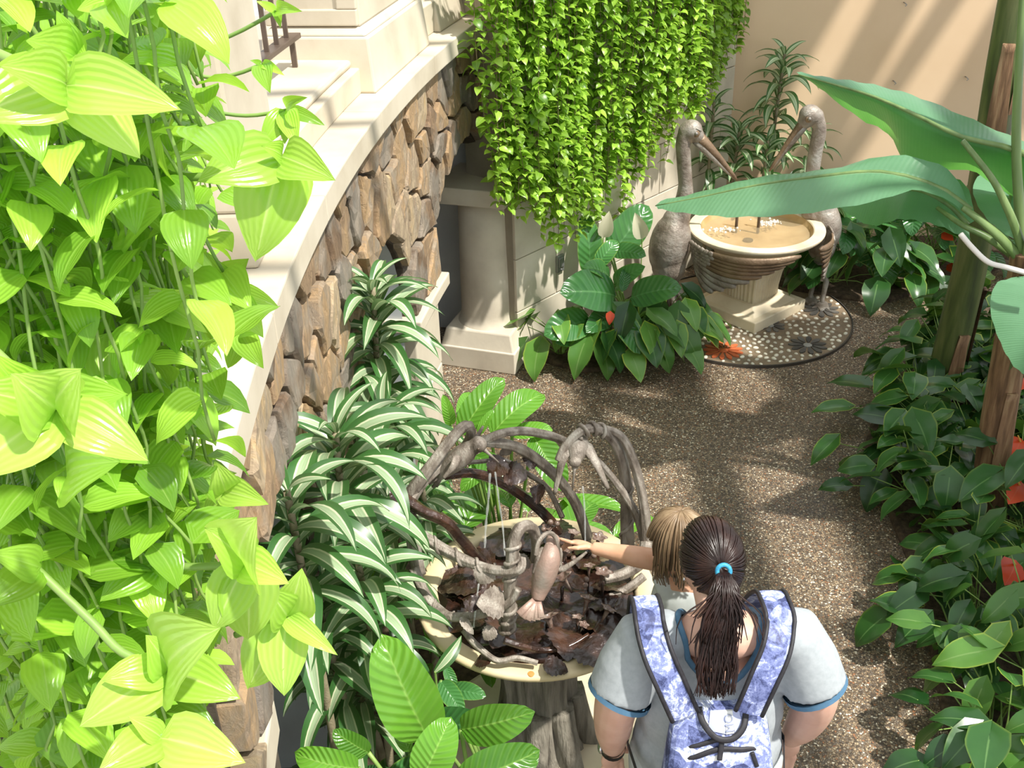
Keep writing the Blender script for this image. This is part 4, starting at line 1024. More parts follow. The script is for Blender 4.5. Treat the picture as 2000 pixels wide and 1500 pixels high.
# ================================================================ banana plants
ban_mat = leaf_mat('banana_leaf', (.13, .31, .16), (.18, .38, .21), .36, .36, (.20, .62, .02), vein=(.36, .52, .28), veins=420, vslope=2, veinstr=.05, vary=.05, vb=.08)
ban_stem = mk('banana_stem', [(.035, .045, .015), (.075, .10, .025), (.14, .15, .05)], .5, 3, stretch=(6, 6, .8), bump=.15, bscale=12)
ban_brown = mk('banana_sheath', [(.09, .045, .022), (.22, .12, .06), (.36, .24, .13)], .75, 4, stretch=(8, 8, .8), bump=.4, bscale=14)
ban_pet = mk('banana_petiole', [(.10, .17, .05), (.20, .29, .10)], .4, 3, stretch=(5, 5, .8))
def rails_leaf(name, parent, A, Mi, B, mat, n=30, nw=5, thick=.002):
    """blade between an edge, its midrib and the other edge, each a list of (px, py, distance)"""
    def pts(q):
        w = [ay(*p) for p in q]; sp_ = spline(w, 10); out = []
        for i in range(n+1):
            t = i/n*(len(sp_)-1); k = min(int(t), len(sp_)-2); out.append(V(sp_[k]).lerp(V(sp_[k+1]), t-k))
        return out
    a, c, b = pts(A), pts(Mi), pts(B); vs = []; uv = []
    for i in range(n+1):
        for j in range(2*nw+1):
            t = j/nw-1; e = a[i] if t < 0 else b[i]; p = c[i].lerp(e, abs(t))
            p = p+V((0, 0, .03*math.sin(PI*abs(t))*(a[i]-b[i]).length*.6+.004*math.sin(i*1.9+t*3)*abs(t)))
            vs.append(p); uv.append((j/(2*nw), i/n))
    W = 2*nw+1; fs = [(i*W+j, i*W+j+1, (i+1)*W+j+1, (i+1)*W+j) for i in range(n) for j in range(2*nw)]
    o0 = origin(parent); me = bpy.data.meshes.new(name); me.from_pydata([p-o0 for p in vs], [], fs)
    ul = me.uv_layers.new(name='UVMap'); li = [0]*len(me.loops); me.loops.foreach_get('vertex_index', li); ul.data.foreach_set('uv', [q for k in li for q in uv[k]])
    me.polygons.foreach_set('use_smooth', [True]*len(me.polygons)); me.materials.append(mat); me.update()
    o = bpy.data.objects.new(name, me); COL.objects.link(o); o.parent = parent
    MB().tube(c[::2], [.016*(1-.8*i/(n//2)) for i in range(n//2+1)], 6).build('midrib', ban_pet, o if False else parent, smooth=True)
    return o
def trunk(e, path, r0, r1, mat, flap=None):
    p = [ay(*q) for q in path]; sp_ = [V(q) for q in spline(p, 8)]; k = len(sp_)-1
    MB().tube(sp_, [r0+(r1-r0)*i/k for i in range(k+1)], 18, lobes=3, lobe=.05, twist=.05).build('trunk', mat, e, smooth=True)
    return sp_
def sheath(e, sp_, i0, i1, r, a0, a1, mat, flare=.01):
    """a dry leaf base clasping part of the trunk"""
    m = MB(); n = 8; vs = []; k = i1-i0
    for i in range(i0, i1+1):
        t = (i-i0)/k; sh = 1-.55*t
        for j in range(n+1):
            a = a0+(a1-a0)*(.5+(j/n-.5)*sh); rr = r+.006+flare*math.sin(PI*t)*abs(j/n-.5)*2+(.012 if i == i1 else 0)
            vs.append(sp_[i]+V((math.cos(a)*rr, math.sin(a)*rr, 0)))
    for i in range(i0, i1+1):
        for j in range(n+1):
            t = (i-i0)/k; sh = 1-.55*t; a = a0+(a1-a0)*(.5+(j/n-.5)*sh); vs.append(sp_[i]+V((math.cos(a)*(r-.004), math.sin(a)*(r-.004), 0)))
    W = n+1; N = W*(k+1); fs = [(i*W+j, i*W+j+1, (i+1)*W+j+1, (i+1)*W+j) for i in range(k) for j in range(n)]
    fs += [(N+(i+1)*W+j, N+(i+1)*W+j+1, N+i*W+j+1, N+i*W+j) for i in range(k) for j in range(n)]
    fs += [(k*W+j, k*W+j+1, N+k*W+j+1, N+k*W+j) for j in range(n)]
    m.add(vs, fs); m.build('dry_sheath', mat, e, smooth=True)
b1 = az(1832, 805, 0); YB = b1.y
ba = empty('banana_plant', (b1.x, b1.y, .03), 'leaning banana plant with a thick green trunk and a torn brown sheath', 'banana plant')
sp1 = trunk(ba, [(1822, 830, YB), (1868, 640, YB), (1903, 490, YB), (1930, 330, YB), (1952, 180, YB), (1975, 40, YB), (2010, -150, YB)], .098, .075, ban_stem)
sheath(ba, sp1, 1, 8, .100, -2.1, -.9, ban_brown); sheath(ba, sp1, 1, 12, .098, -.7, .4, ban_brown, .004); sheath(ba, sp1, 24, 38, .082, -2.6, -1.2, ban_brown, .006); sheath(ba, sp1, 30, 42, .082, -1.3, -.3, ban_brown, .006)
b2 = az(1928, 1015, 0); YC = b2.y
bb = empty('banana_plant', (b2.x, b2.y, .03), 'nearer banana plant with a brown stem and broad leaves arching over the path', 'banana plant')
sp2 = trunk(bb, [(1924, 1040, YC), (1945, 860, YC), (1968, 720, YC), (1985, 620, YC), (2000, 540, YC), (2005, 490, YC)], .085, .065, ban_brown)
sheath(bb, sp2, 2, 14, .082, -2.2, -1.0, ban_brown); sheath(bb, sp2, 16, 30, .07, -2.0, -.6, ban_stem)
YT = YC
# petioles
for pts, r_ in (([(2005, 520, YT), (1960, 470, YT), (1920, 435, YT+.02), (1880, 405, YT+.05)], .028), ([(2005, 520, YT), (1985, 450, YT), (1962, 395, YT), (1935, 345, YT), (1880, 275, YT+.05)], .026),
                ([(2005, 520, YT+.05), (1930, 465, YT+.1), (1880, 440, YT+.15), (1830, 405, YT+.25)], .02), ([(2000, 520, YT+.05), (1985, 300, YT+.1), (1992, 100, YT+.1), (2000, -60, YT+.1)], .03), ([(2005, 510, YT-.03), (2015, 440, YT-.03), (2030, 380, YT)], .03)):
    q = [V(p) for p in spline([ay(*p) for p in pts], 6)]; MB().tube(q, [r_*(1-.5*i/(len(q)-1)) for i in range(len(q))], 10, flat=.8).build('petiole', ban_pet, bb, smooth=True)
rails_leaf('leaf', bb, [(1890, 395, 4.45), (1850, 330, 4.5), (1745, 303, 4.6), (1620, 330, 4.75), (1480, 346, 4.9), (1380, 372, 5.0), (1290, 392, 5.02)],
    [(1895, 410, 4.40), (1830, 365, 4.45), (1720, 336, 4.55), (1600, 345, 4.65), (1480, 362, 4.78), (1370, 385, 4.9), (1280, 402, 5.0)],
    [(1890, 415, 4.38), (1800, 372, 4.3), (1700, 395, 4.25), (1560, 418, 4.4), (1440, 424, 4.55), (1350, 418, 4.75), (1285, 408, 4.97)], ban_mat)
rails_leaf('leaf', bb, [(2080, 300, 4.7), (1990, 272, 4.7), (1880, 225, 4.75), (1780, 185, 4.85), (1690, 162, 4.95), (1620, 152, 5.0), (1556, 140, 5.05)],
    [(2060, 330, 4.45), (1975, 290, 4.42), (1880, 268, 4.45), (1790, 225, 4.6), (1710, 190, 4.75), (1640, 168, 4.9), (1560, 146, 5.02)],
    [(2060, 420, 4.75), (1970, 380, 4.8), (1890, 332, 4.85), (1785, 334, 4.92), (1735, 262, 4.98), (1680, 232, 5.02), (1600, 172, 5.05)], ban_mat)
rails_leaf('leaf', bb, [(1905, 430, 4.6), (1885, 360, 4.75), (1820, 340, 4.9), (1750, 345, 5.05), (1650, 390, 5.2)],
    [(1890, 440, 4.55), (1850, 400, 4.62), (1790, 372, 4.7), (1720, 378, 4.85), (1642, 398, 5.15)],
    [(1895, 470, 4.5), (1830, 440, 4.5), (1760, 428, 4.55), (1700, 440, 4.7), (1640, 405, 5.1)], ban_mat)
rails_leaf('leaf', bb, [(2000, 540, 4.1), (1948, 552, 4.0), (1934, 600, 3.95), (1950, 660, 3.95), (1980, 715, 3.95), (2010, 735, 3.95)],
    [(2010, 535, 4.15), (2020, 570, 4.1), (2020, 610, 4.05), (2022, 660, 4.0), (2030, 710, 3.97), (2030, 740, 3.95)],
    [(2020, 535, 4.2), (2090, 570, 4.2), (2110, 610, 4.15), (2100, 660, 4.1), (2080, 720, 4.0), (2040, 742, 3.97)], ban_mat)
rails_leaf('leaf', bb, [(2000, 480, 4.6), (1930, 430, 4.7), (1900, 370, 4.85), (1930, 330, 5.0), (2020, 300, 5.1)],
    [(2010, 490, 4.6), (1980, 440, 4.65), (1970, 400, 4.75), (1990, 350, 4.9), (2040, 310, 5.05)],
    [(2020, 500, 4.6), (2040, 450, 4.6), (2050, 410, 4.65), (2050, 360, 4.8), (2060, 320, 5.0)], ban_mat)
st_ = empty('bent_stalk', ay(2000, 530, 3.9), 'bent stalk coloured white as if in full sun, crossing in front of the banana trunk', 'stalk')
MB().tube([V(p) for p in spline([ay(1876, 457, 3.95), ay(1900, 485, 3.93), ay(1930, 512, 3.9), ay(1965, 522, 3.9), ay(2010, 534, 3.9), ay(2060, 545, 3.95)], 5)], .011, 8).build('stem', mk('sunlit_stalk', [(.82, .76, .68), (.88, .84, .78)], .5), st_, smooth=True)  # white colour stands in for the sunlit glint along the stalk
# ================================================================ hummingbird fountain
HC = V((.06, 2.925, 0)); HR = .435; HZ = .85
hb_pale = mk('verdigris_bronze', [(.10, .078, .06), (.26, .22, .18), (.42, .385, .33)], .45, 9, metal=.15, stretch=(3, 3, 1), bump=.5, bscale=50, bdist=.008)
hb_wet = mk('wet_dark_bronze', [(.010, .005, .004), (.035, .016, .010), (.09, .04, .022)], .10, 11, metal=.1, bump=.8, bscale=34, bdist=.014, coat=.6)
hb_flower = mk('flower_bronze', [(.07, .035, .026), (.17, .11, .085), (.30, .24, .20)], .2, 40, coat=.4)
hb_pink = mk('rubbed_bronze', [(.26, .22, .18), (.38, .25, .20), (.42, .36, .29)], .45, 7, metal=.15, bump=.25, bscale=60)
trunk_m = mk('cast_bark', [(.13, .115, .09), (.25, .225, .18), (.34, .31, .25)], .8, 4, stretch=(9, 9, 1), bump=.7, bscale=10, bdist=.02)
rim_m = mk('cream_rim', [(.60, .47, .27), (.70, .57, .35), (.75, .63, .42)], .55, 4, bump=.06, bscale=60, bdist=.003)
rust = mk('rust_spot', [(.45, .2, .04), (.55, .3, .09)], .7, 30)
hf = empty('hummingbird_fountain', HC, 'round cream rimmed fountain with dark bronze branches, leaves and hummingbirds', 'fountain')
Mh = Matrix.Translation(HC)
m = MB(); m.lathe([(.15, .60), (.22, .66), (.32, .745), (.40, .80), (HR-.004, .826), (HR, .836), (HR-.003, .846), (HR-.012, HZ), (HR-.065, HZ-.004), (HR-.075, HZ-.012), (HR-.085, HZ-.06)], 72, Mh, cap=False)
bowl = m.build('bowl', rim_m, hf, smooth=True)
for (x, y, s_) in ((1037, 1316, .014), (1250, 1110, .012)):
    p = az(x, y, HZ); MB().lathe([(s_, HZ-.006), (s_*.8, HZ+.0015)], 12, Matrix.Translation((p.x, p.y, 0))).build('rust_stain', rust, bowl)
def bark(a, r, z): return r*(1+.07*math.sin(a*5+z*3)+.05*math.sin(a*11-z*5)+.035*math.sin(a*23+z*2))
m = MB(); m.lathe([(.24, 0), (.21, .05), (.175, .14), (.15, .28), (.14, .42), (.15, .54), (.18, .62), (.25, .68), (.30, .72)], 96, Mh, bark); m.build('trunk_pedestal', trunk_m, hf, smooth=True)
MB().lathe([(.40, .03), (.42, .04), (.42, .085), (.40, .095), (.2, .10)], 40, Mh).build('base_slab', basin_stone, hf)
for k in range(4):
    a = -2.4+k*.75; d = V((math.cos(a), math.sin(a), 0))
    MB().tube([V(p) for p in spline([HC+d*.13+V((0, 0, .35)), HC+d*.19+V((0, 0, .14)), HC+d*.26+V((0, 0, .04)), HC+d*.36+V((0, 0, .02))], 5)], [.055-.0028*i for i in range(16)], 10, lobes=4, lobe=.1).build('root', trunk_m, hf, smooth=True)
# wet leafy bed of the bowl
n, k = 56, 14; vs = []; rr = random.Random(9)
for i in range(k+1):
    for j in range(n):
        a = 2*PI*j/n; r_ = (HR-.078)*i/k*(1+(.10*math.sin(a*7)+.05*math.sin(a*13+1))*(i/k)**4)
        p = V((math.cos(a)*r_, math.sin(a)*r_, 0)); h = mnoise.noise(p*11)*.022+mnoise.noise(p*25)*.012+.02*(1-(i/k)**2)
        vs.append(HC+p+V((0, 0, HZ-.022+h*(1 if i < k else 0)+(0.012 if i == k else 0))))
m = MB(); m.add(vs, [(i*n+j, i*n+(j+1) % n, (i+1)*n+(j+1) % n, (i+1)*n+j) for i in range(k) for j in range(n)]); m.build('leafy_bed', hb_wet, hf, smooth=True)
def jag(v): return (math.sin(PI*v**.7))**.75*(1+.10*math.sin(v*40)) if 0 < v < 1 else 0.0
BL = [leaf_mesh('bronze_blade', jag, .42, 15, -25, hb_wet, 16, 4, .12, .06, seed=i) for i in range(2)]
BP = leaf_mesh('pale_bronze_blade', jag, .42, 15, -25, hb_pale, 16, 4, .12, .06)
for q in BL+[BP]: q.name = 'bronze_leaf'
for j in range(15):
    a = 2*PI*j/15+rr.uniform(-.1, .1); d = V((math.cos(a), math.sin(a), 0)); p = HC+d*rr.uniform(.18, .24)+V((0, 0, HZ+.012))
    o = link('bronze_leaf', BL[j % 2], hf, M_leaf(p, a-PI/2+rr.uniform(-.5, .5), rr.uniform(-.1, .12), rr.uniform(-.3, .3), rr.uniform(.13, .19)))
for (x0, y0, x1, y1) in ((1130, 1260, 1195, 1305), (1160, 1235, 1190, 1270), (960, 1290, 925, 1296), (1060, 1300, 1110, 1312), (1200, 1180, 1255, 1200)):
    link('bronze_leaf', BL[0], hf, M_leaf_to(BL[0], az(x0, y0, HZ+.03), az(x1, y1, HZ+.006), (0, 0, 1), 1.2))
def limb(pts, r0, r1, mat, name='branch', tw=.35):
    p = [V(q) for q in spline([ay(*q) for q in pts], 8)]; k = len(p)-1
    return MB().tube(p, [1.12*(r0+(r1-r0)*i/k) for i in range(k+1)], 22, lobes=6, lobe=.11, twist=tw*.5).build(name, mat, hf, smooth=True), p
def coil(p, i0, i1, r, rt, turns, mat):
    """a tendril wound round a branch"""
    out = []; n_ = int(turns*14)
    for j in range(n_+1):
        t = i0+(i1-i0)*j/n_; k_ = min(int(t), len(p)-2); c = p[k_].lerp(p[k_+1], t-k_); ax = (p[k_+1]-p[k_]).normalized()
        u = ax.orthogonal().normalized(); w_ = ax.cross(u); a = 2*PI*turns*j/n_; out.append(c+u*math.cos(a)*r+w_*math.sin(a)*r)
    MB().tube(out, rt, 8, lobes=3, lobe=.15, twist=.3).build('tendril', mat, hf, smooth=True)
_, pA = limb([(798, 968, 2.92), (830, 925, 2.93), (870, 872, 2.97), (900, 838, 3.0), (916, 832, 3.03), (919, 850, 3.06), (902, 878, 3.08), (866, 915, 3.08)], .019, .012, hb_pale)
_, pA2 = limb([(818, 1120, 2.84), (806, 1050, 2.86), (800, 985, 2.9), (822, 945, 2.95), (850, 918, 3.0), (890, 885, 3.05), (950, 858, 3.06)], .022, .014, hb_pale)
limb([(935, 868, 3.05), (975, 848, 3.05), (1020, 842, 3.08), (1070, 850, 3.1), (1110, 865, 3.12), (1155, 892, 3.13)], .014, .012, hb_pale)
limb([(948, 862, 3.05), (1000, 870, 3.08), (1045, 895, 3.11), (1090, 935, 3.13), (1125, 985, 3.15), (1148, 1050, 3.16)], .016, .017, hb_pale)
limb([(868, 928, 3.0), (920, 924, 3.04), (975, 940, 3.08), (1030, 975, 3.12), (1070, 1012, 3.15), (1090, 1040, 3.16)], .015, .018, hb_wet)
_, pE = limb([(1226, 1080, 3.06), (1224, 1010, 3.08), (1222, 940, 3.09), (1210, 885, 3.09), (1190, 852, 3.08), (1165, 838, 3.06), (1135, 842, 3.04), (1105, 870, 3.02), (1090, 900, 3.0)], .022, .011, hb_pale)
_, pE2 = limb([(1264, 1085, 3.0), (1259, 1000, 3.02), (1246, 930, 3.05), (1226, 872, 3.07), (1205, 846, 3.08), (1172, 834, 3.08)], .018, .010, hb_pale)
limb([(1140, 880, 3.11), (1172, 905, 3.09), (1212, 955, 3.06), (1246, 1012, 3.04), (1262, 1075, 3.0)], .010, .014, hb_pale)
coil(pE, 36, 50, .022, .007, 3, hb_pale); coil(pE, 2, 16, .026, .006, 2, hb_pale)
_, pG = limb([(772, 985, 2.8), (790, 1020, 2.78), (830, 1050, 2.74), (880, 1080, 2.7), (930, 1103, 2.66), (975, 1115, 2.62), (1014, 1112, 2.6), (1018, 1090, 2.63)], .017, .013, hb_pale)
_, pH = limb([(990, 1235, 2.62), (993, 1190, 2.62), (996, 1145, 2.62), (1000, 1095, 2.62), (1004, 1055, 2.64), (1018, 1030, 2.66), (1038, 1030, 2.7), (1047, 1055, 2.73), (1045, 1095, 2.74)], .019, .014, hb_pale)
coil(pG, 18, 38, .019, .0055, 3, hb_pale); coil(pH, 0, 9, .024, .007, 3, hb_pale); coil(pH, 16, 31, .022, .006, 3, hb_pale)
limb([(790, 975, 2.88), (830, 1000, 2.88), (870, 1020, 2.89), (900, 1055, 2.91), (940, 1100, 2.94)], .017, .018, hb_wet)
_, pK = limb([(808, 1110, 2.78), (830, 1160, 2.72), (858, 1192, 2.67), (885, 1205, 2.63), (935, 1200, 2.62), (990, 1180, 2.6), (1012, 1150, 2.6)], .016, .011, hb_pale)
coil(pK, 12, 24, .016, .005, 2, hb_pale)
limb([(985, 1250, 2.58), (1020, 1262, 2.58), (1060, 1270, 2.6), (1110, 1262, 2.62), (1150, 1240, 2.66)], .011, .008, hb_wet)
limb([(905, 1230, 2.62), (930, 1260, 2.58), (970, 1290, 2.54), (1010, 1285, 2.54), (1050, 1295, 2.53)], .010, .008, hb_pale)
limb([(1180, 1130, 2.9), (1220, 1120, 2.92), (1255, 1095, 2.95), (1262, 1060, 3.0)], .016, .02, hb_pale)
limb([(1190, 1165, 2.85), (1225, 1150, 2.87), (1258, 1125, 2.9)], .012, .014, hb_pale)
limb([(870, 905, 3.1), (930, 902, 3.11), (985, 900, 3.12), (1030, 925, 3.14), (1070, 955, 3.15), (1098, 1010, 3.16)], .007, .009, hb_pale)
# leaves on the branches
for (x0, y0, Ya, x1, y1, Yb, w, pale) in ((985, 895, 3.08, 955, 930, 3.05, 1.2, 0), (1050, 905, 3.1, 1020, 895, 3.1, 1.1, 0), (985, 920, 3.08, 1030, 935, 3.05, 1.2, 0), (1060, 970, 3.1, 1035, 955, 3.08, 1.2, 0), (988, 890, 3.1, 985, 870, 3.1, 1.2, 1),
        (955, 1105, 2.64, 935, 1140, 2.62, 1.3, 1), (985, 1175, 2.6, 930, 1180, 2.56, 1.2, 1), (935, 1185, 2.58, 905, 1170, 2.6, 1.2, 0), (965, 1225, 2.57, 945, 1250, 2.55, 1.1, 1), (900, 1205, 2.6, 925, 1240, 2.56, .5, 1), (785, 975, 2.86, 760, 960, 2.85, 1.3, 0), (1010, 1085, 2.75, 1035, 1110, 2.74, .8, 1)):
    me = BP if pale else BL[0]; link('bronze_leaf', me, hf, M_leaf_to(me, ay(x0, y0, Ya), ay(x1, y1, Yb), (.1, -.7, .7), w))
# trumpet flowers
petal_prof = [(.004, -.07), (.007, -.04), (.011, -.012), (.020, .0), (.034, .006), (.026, .003), (.010, -.008)]
def lobed(a, r, z): return r*(1+.22*math.cos(5*a)*min(1, r/.03))
fl_ = MB(); fl_.lathe(petal_prof, 30, None, lobed); flm = fl_.mesh('trumpet_flower', hb_flower, True)
for (x, y, z, s_, tx, ty) in ((1098, 1128, .97, 1, -.5, .1), (1148, 1168, .95, .95, .3, -.2), (1178, 1118, 1.0, .9, .2, .2), (1188, 1190, .92, .8, .5, 0), (1128, 1205, .90, .6, 0, 0), (1140, 1220, .90, .5, .3, .3), (1070, 1030, 1.02, .7, 0, .2), (1120, 1040, .98, .7, .3, .1), (1170, 1050, .97, .8, .2, .3), (1150, 1105, .98, .6, 0, 0), (1105, 1075, .95, .7, .2, 0), (1070, 1205, .89, 1.0, -.3, -.2)):
    p = az(x, y, z); link('flower', flm, hf, Matrix.Translation(p) @ Matrix.Rotation(tx, 4, 'Y') @ Matrix.Rotation(ty-.25, 4, 'X') @ Matrix.Diagonal((s_,)*3+(1,)))
    MB().tube([p+V((0, .005, -.05*s_)), V((p.x, p.y+.03, HZ-.01))], .007*s_, 7).build('flower_stem', hb_wet, hf, smooth=True)
for (x, y, z) in ((1075, 1020, 1.04), (1088, 1022, 1.04), (1062, 1034, 1.02), (1120, 1090, .95), (1145, 1132, .93), (1143, 1143, .92), (1160, 1085, .97)):
    MB().ball(az(x, y, z), .011, None, 10, 7).build('bud', hb_flower, hf, smooth=True)
# hummingbirds
def wing_blade(pts, w0, nm, parent, mat, out):
    p = [V(q) for q in spline([ay(*q) for q in pts], 6)]; k = len(p)-1
    return MB().ribbon(p, [w0*(1-.75*(i/k))*(.55+.45*min(1, i/2)) for i in range(k+1)], .004, [out]*(k+1)).build(nm, mat, parent, smooth=True)
def bird(label, body, rads, head, hr, beak, tail, wings, mat, tailw=.006):
    p = [V(q) for q in spline([ay(*q) for q in body], 6)]; k = len(p)-1; rs_ = [v[0] for v in spline([(r_,) for r_ in rads], 6)]
    m = MB(); m.tube(p, rs_, 16)
    h = ay(*head) if head else None
    if h: m.ball(h, (hr, hr, hr*.92)); m.tube([p[-1], h], [rs_[-1]*.95, hr*.85], 12)
    b = m.build('hummingbird', mat, hf, remesh=.0045, smoothmod=5); b['label'] = label
    if beak:
        q = ay(*beak); d = (q-h).normalized(); MB().tube([h+d*hr*.7, h+d*(hr*1.3), q], [.011, .006, .002], 8).build('beak', hb_pale if mat is not hb_pink else mat, b, smooth=True)
        for s_ in (-1, 1):
            sd_ = d.cross(V((0, 0, 1))).normalized(); MB().ball(h+d*hr*.35+sd_*s_*hr*.82+V((0, 0, hr*.2)), hr*.2, None, 8, 6).build('eye', bronze_dark, b, smooth=True)
    t0 = ay(*tail[0])
    for q in tail[1:]:
        e_ = ay(*q); MB().ribbon([t0, t0.lerp(e_, .5), e_], [tailw*.7, tailw, tailw*1.1], .003, [V((0, -.7, .7))]*3).build('tail_feather', mat, b, smooth=True)
    for (pts, w0, out) in wings: wing_blade(pts, w0, 'wing', b, hb_pale, out)
    return b
bird('grey hummingbird in profile with a spread wing', [(858, 935, 3.0), (880, 910, 3.0), (905, 888, 3.0), (922, 874, 3.0)], [.010, .032, .038, .028], (934, 868, 3.0), .031, (974, 903, 2.98), [(866, 926, 3.0), (838, 945, 3.0), (845, 952, 3.0), (852, 950, 3.0)],
    [([(895, 890, 2.96), (885, 912, 2.93), (866, 934, 2.92)], .020, V((.3, -.9, .3))), ([(912, 876, 3.03), (930, 855, 3.06), (944, 832, 3.08)], .014, V((.5, -.5, .7)))], hb_pale)
bird('grey hummingbird facing out of the basin with wings lowered', [(1134, 856, 3.1), (1131, 864, 3.06), (1128, 876, 3.03), (1125, 892, 3.0)], [.014, .036, .040, .030], (1123, 902, 2.985), .023, (1118, 958, 2.95), [(1135, 858, 3.1), (1150, 848, 3.14), (1140, 846, 3.14)],
    [([(1112, 868, 3.03), (1098, 900, 2.99), (1083, 965, 2.96)], .024, V((-.4, -.8, .4))), ([(1142, 866, 3.03), (1162, 900, 2.99), (1188, 954, 2.96)], .024, V((.4, -.8, .4)))], hb_pale)
bird('pinkish hummingbird seen from behind with a fanned tail', [(1050, 1172, 2.62), (1055, 1150, 2.64), (1064, 1120, 2.66), (1073, 1090, 2.68), (1077, 1065, 2.71)], [.020, .031, .041, .037, .022], (1080, 1055, 2.74), .024, (1092, 1072, 2.84), [(1050, 1165, 2.625), (1013, 1200, 2.57), (1021, 1207, 2.565), (1030, 1211, 2.56), (1039, 1212, 2.56), (1048, 1211, 2.56), (1057, 1206, 2.565)],
    [([(1062, 1070, 2.7), (1050, 1090, 2.67), (1041, 1120, 2.65)], .014, V((-.5, -.8, .3))), ([(1092, 1070, 2.72), (1093, 1110, 2.68), (1118, 1100, 2.68), (1146, 1078, 2.7)], .015, V((.3, -.6, .7)))], hb_pink, .0105)
limb([(1046, 1085, 2.66), (1052, 1058, 2.68), (1068, 1042, 2.7), (1082, 1046, 2.71), (1090, 1070, 2.7), (1092, 1105, 2.68)], .007, .006, hb_pale, 'wing_edge', .1)
# falling water
jet = mat_water('falling_water', (.85, .88, .86), .05, .28)
for (pts, r_) in (([(957, 925, 3.03), (954, 975, 3.03), (949, 1025, 3.03), (947, 1070, 3.02)], .0042), ([(967, 922, 3.03), (974, 975, 3.03), (982, 1030, 3.03), (986, 1085, 3.0)], .0032), ([(1138, 950, 3.0), (1142, 1000, 3.0), (1143, 1060, 2.99)], .003), ([(935, 1140, 2.62), (930, 1180, 2.61), (925, 1225, 2.6)], .003)):
    p = [V(q) for q in spline([ay(*q) for q in pts], 6)]; MB().tube(p, [r_*(1+.3*math.sin(i*1.7)) for i in range(len(p))], 8).build('water_stream', jet, hf, smooth=True)
# ================================================================ people
def mat_skin(name, a, b):
    t = NT(name); n = t.noise(14, 4, t.geo()); t.l(t.ramp(n.outputs['Fac'], [(.3, a), (.7, b)]).outputs[0], t.b.inputs['Base Color'])
    t.b.inputs['Roughness'].default_value = .5; t.b.inputs['Subsurface Weight'].default_value = .12; t.b.inputs['Subsurface Radius'].default_value = (.02, .008, .004); return t.m
skin = mat_skin('skin', (.66, .38, .28), (.76, .48, .37)); skin2 = mat_skin('tanned_skin', (.60, .33, .20), (.70, .41, .27))
shirt_m = mk('heather_shirt', [(.33, .36, .38), (.40, .43, .45)], .9, 60, bump=.2, bscale=7, bdist=.02)
trim_m = mk('blue_trim', [(.06, .15, .25), (.09, .19, .30)], .85, 40)
pants_m = mk('pale_trousers', [(.40, .44, .44), (.48, .52, .51)], .9, 40, bump=.15, bscale=6, bdist=.02)
hair_m = mk('dark_brown_hair', [(.008, .004, .003), (.022, .009, .007), (.05, .019, .013)], .36, 12, stretch=(1, 1, .3), rnd=.1)
blond_m = mk('dark_blond_hair', [(.10, .06, .03), (.22, .145, .08), (.36, .26, .15)], .45, 16, stretch=(1, 1, .3))
shoe_m = mk('shoe', [(.10, .10, .11), (.16, .16, .17)], .7, 20)
def hand_parts(m, wrist, dirn, palm_n, side, L=.19, fr=.0095, curl=.25, point=False):
    """palm, four fingers and a thumb added to mesh m; side = direction of the thumb"""
    d = dirn.normalized(); nrm = (palm_n-d*palm_n.dot(d)).normalized(); s_ = d.cross(nrm)
    if s_.dot(side) < 0: s_ = -s_
    pl = L*.5; c = wrist+d*pl*.5
    Mx = Matrix((s_, d, nrm)).transposed(); m.ball(c, (L*.215, pl*.62, L*.085), Mx)
    for k, (o, ln) in enumerate(((.165, .40), (.055, .46), (-.055, .43), (-.155, .34))):
        b = wrist+d*pl*.92+s_*L*o; cu = curl if not (point and k == 0) else 0
        if point and k > 0: cu = 1.5
        pts = [b]; dd = d.copy()
        for j in range(3):
            dd = (dd+nrm*cu*.6).normalized() if j else (dd+nrm*cu*.3+s_*o*.25).normalized(); pts.append(pts[-1]+dd*L*ln*(.42, .32, .26)[j])
        m.tube(pts, [fr*1.1, fr, fr*.92, fr*.7], 8); m.ball(pts[-1], fr*.75, None, 8, 6)
    b = wrist+d*pl*.25+s_*L*.17; t1 = b+(d*.6+s_*.75+nrm*.2)*L*.2; t2 = t1+(d*.95+s_*.25+nrm*.25)*L*.2
    m.tube([wrist+d*pl*.15, b, t1, t2], [fr*1.3, fr*1.5, fr*1.2, fr*.8], 8); m.ball(t2, fr*.85, None, 8, 6)
def strands(parent, paths, r0, r1, mat, name):
    m = MB()
    for p in paths:
        k = len(p)-1; m.tube(p, [r0+(r1-r0)*(i/k)**1.5 for i in range(k+1)], 5)
    o = m.build(name, mat, parent, smooth=True); o['kind'] = 'stuff'; return o
WX, WY = .545, 2.17
wo = empty('person', (WX, WY, 0), 'woman with a dark brown ponytail in a grey t-shirt wearing a blue backpack', 'person')
hd = ay(1390, 1092, 2.245)
# body: head, neck, shoulders, arms, hands and legs as one skin
m = MB()
fwd = V((-.28, .93, -.25)).normalized()
Hm = frame(fwd, V((0, 0, 1)))
m.ball(hd, (.073, .093, .105), Hm); m.ball(hd+fwd*.035+V((0, 0, -.06)), (.058, .062, .065), Hm)
m.ball(hd+fwd*.10+V((0, 0, -.03)), (.014, .022, .024), Hm); m.ball(hd+fwd*.088+V((0, 0, -.075)), (.026, .012, .012), Hm); m.ball(hd+fwd*.085+V((0, 0, -.108)), (.025, .022, .02), Hm)
nb = V((WX, WY-.03, 1.33))
m.tube([hd+V((0, -.005, -.05)), (hd+nb)/2+V((0, -.02, 0)), nb], [.058, .057, .072], 16)
m.ball(V((WX, WY-.03, 1.352)), (.135, .082, .066))
for s_ in (-1, 1):
    rt_ = Hm @ V((s_, 0, 0)); m.ball(hd+rt_*.074+V((0, 0, -.012)), (.010, .022, .031), Hm)
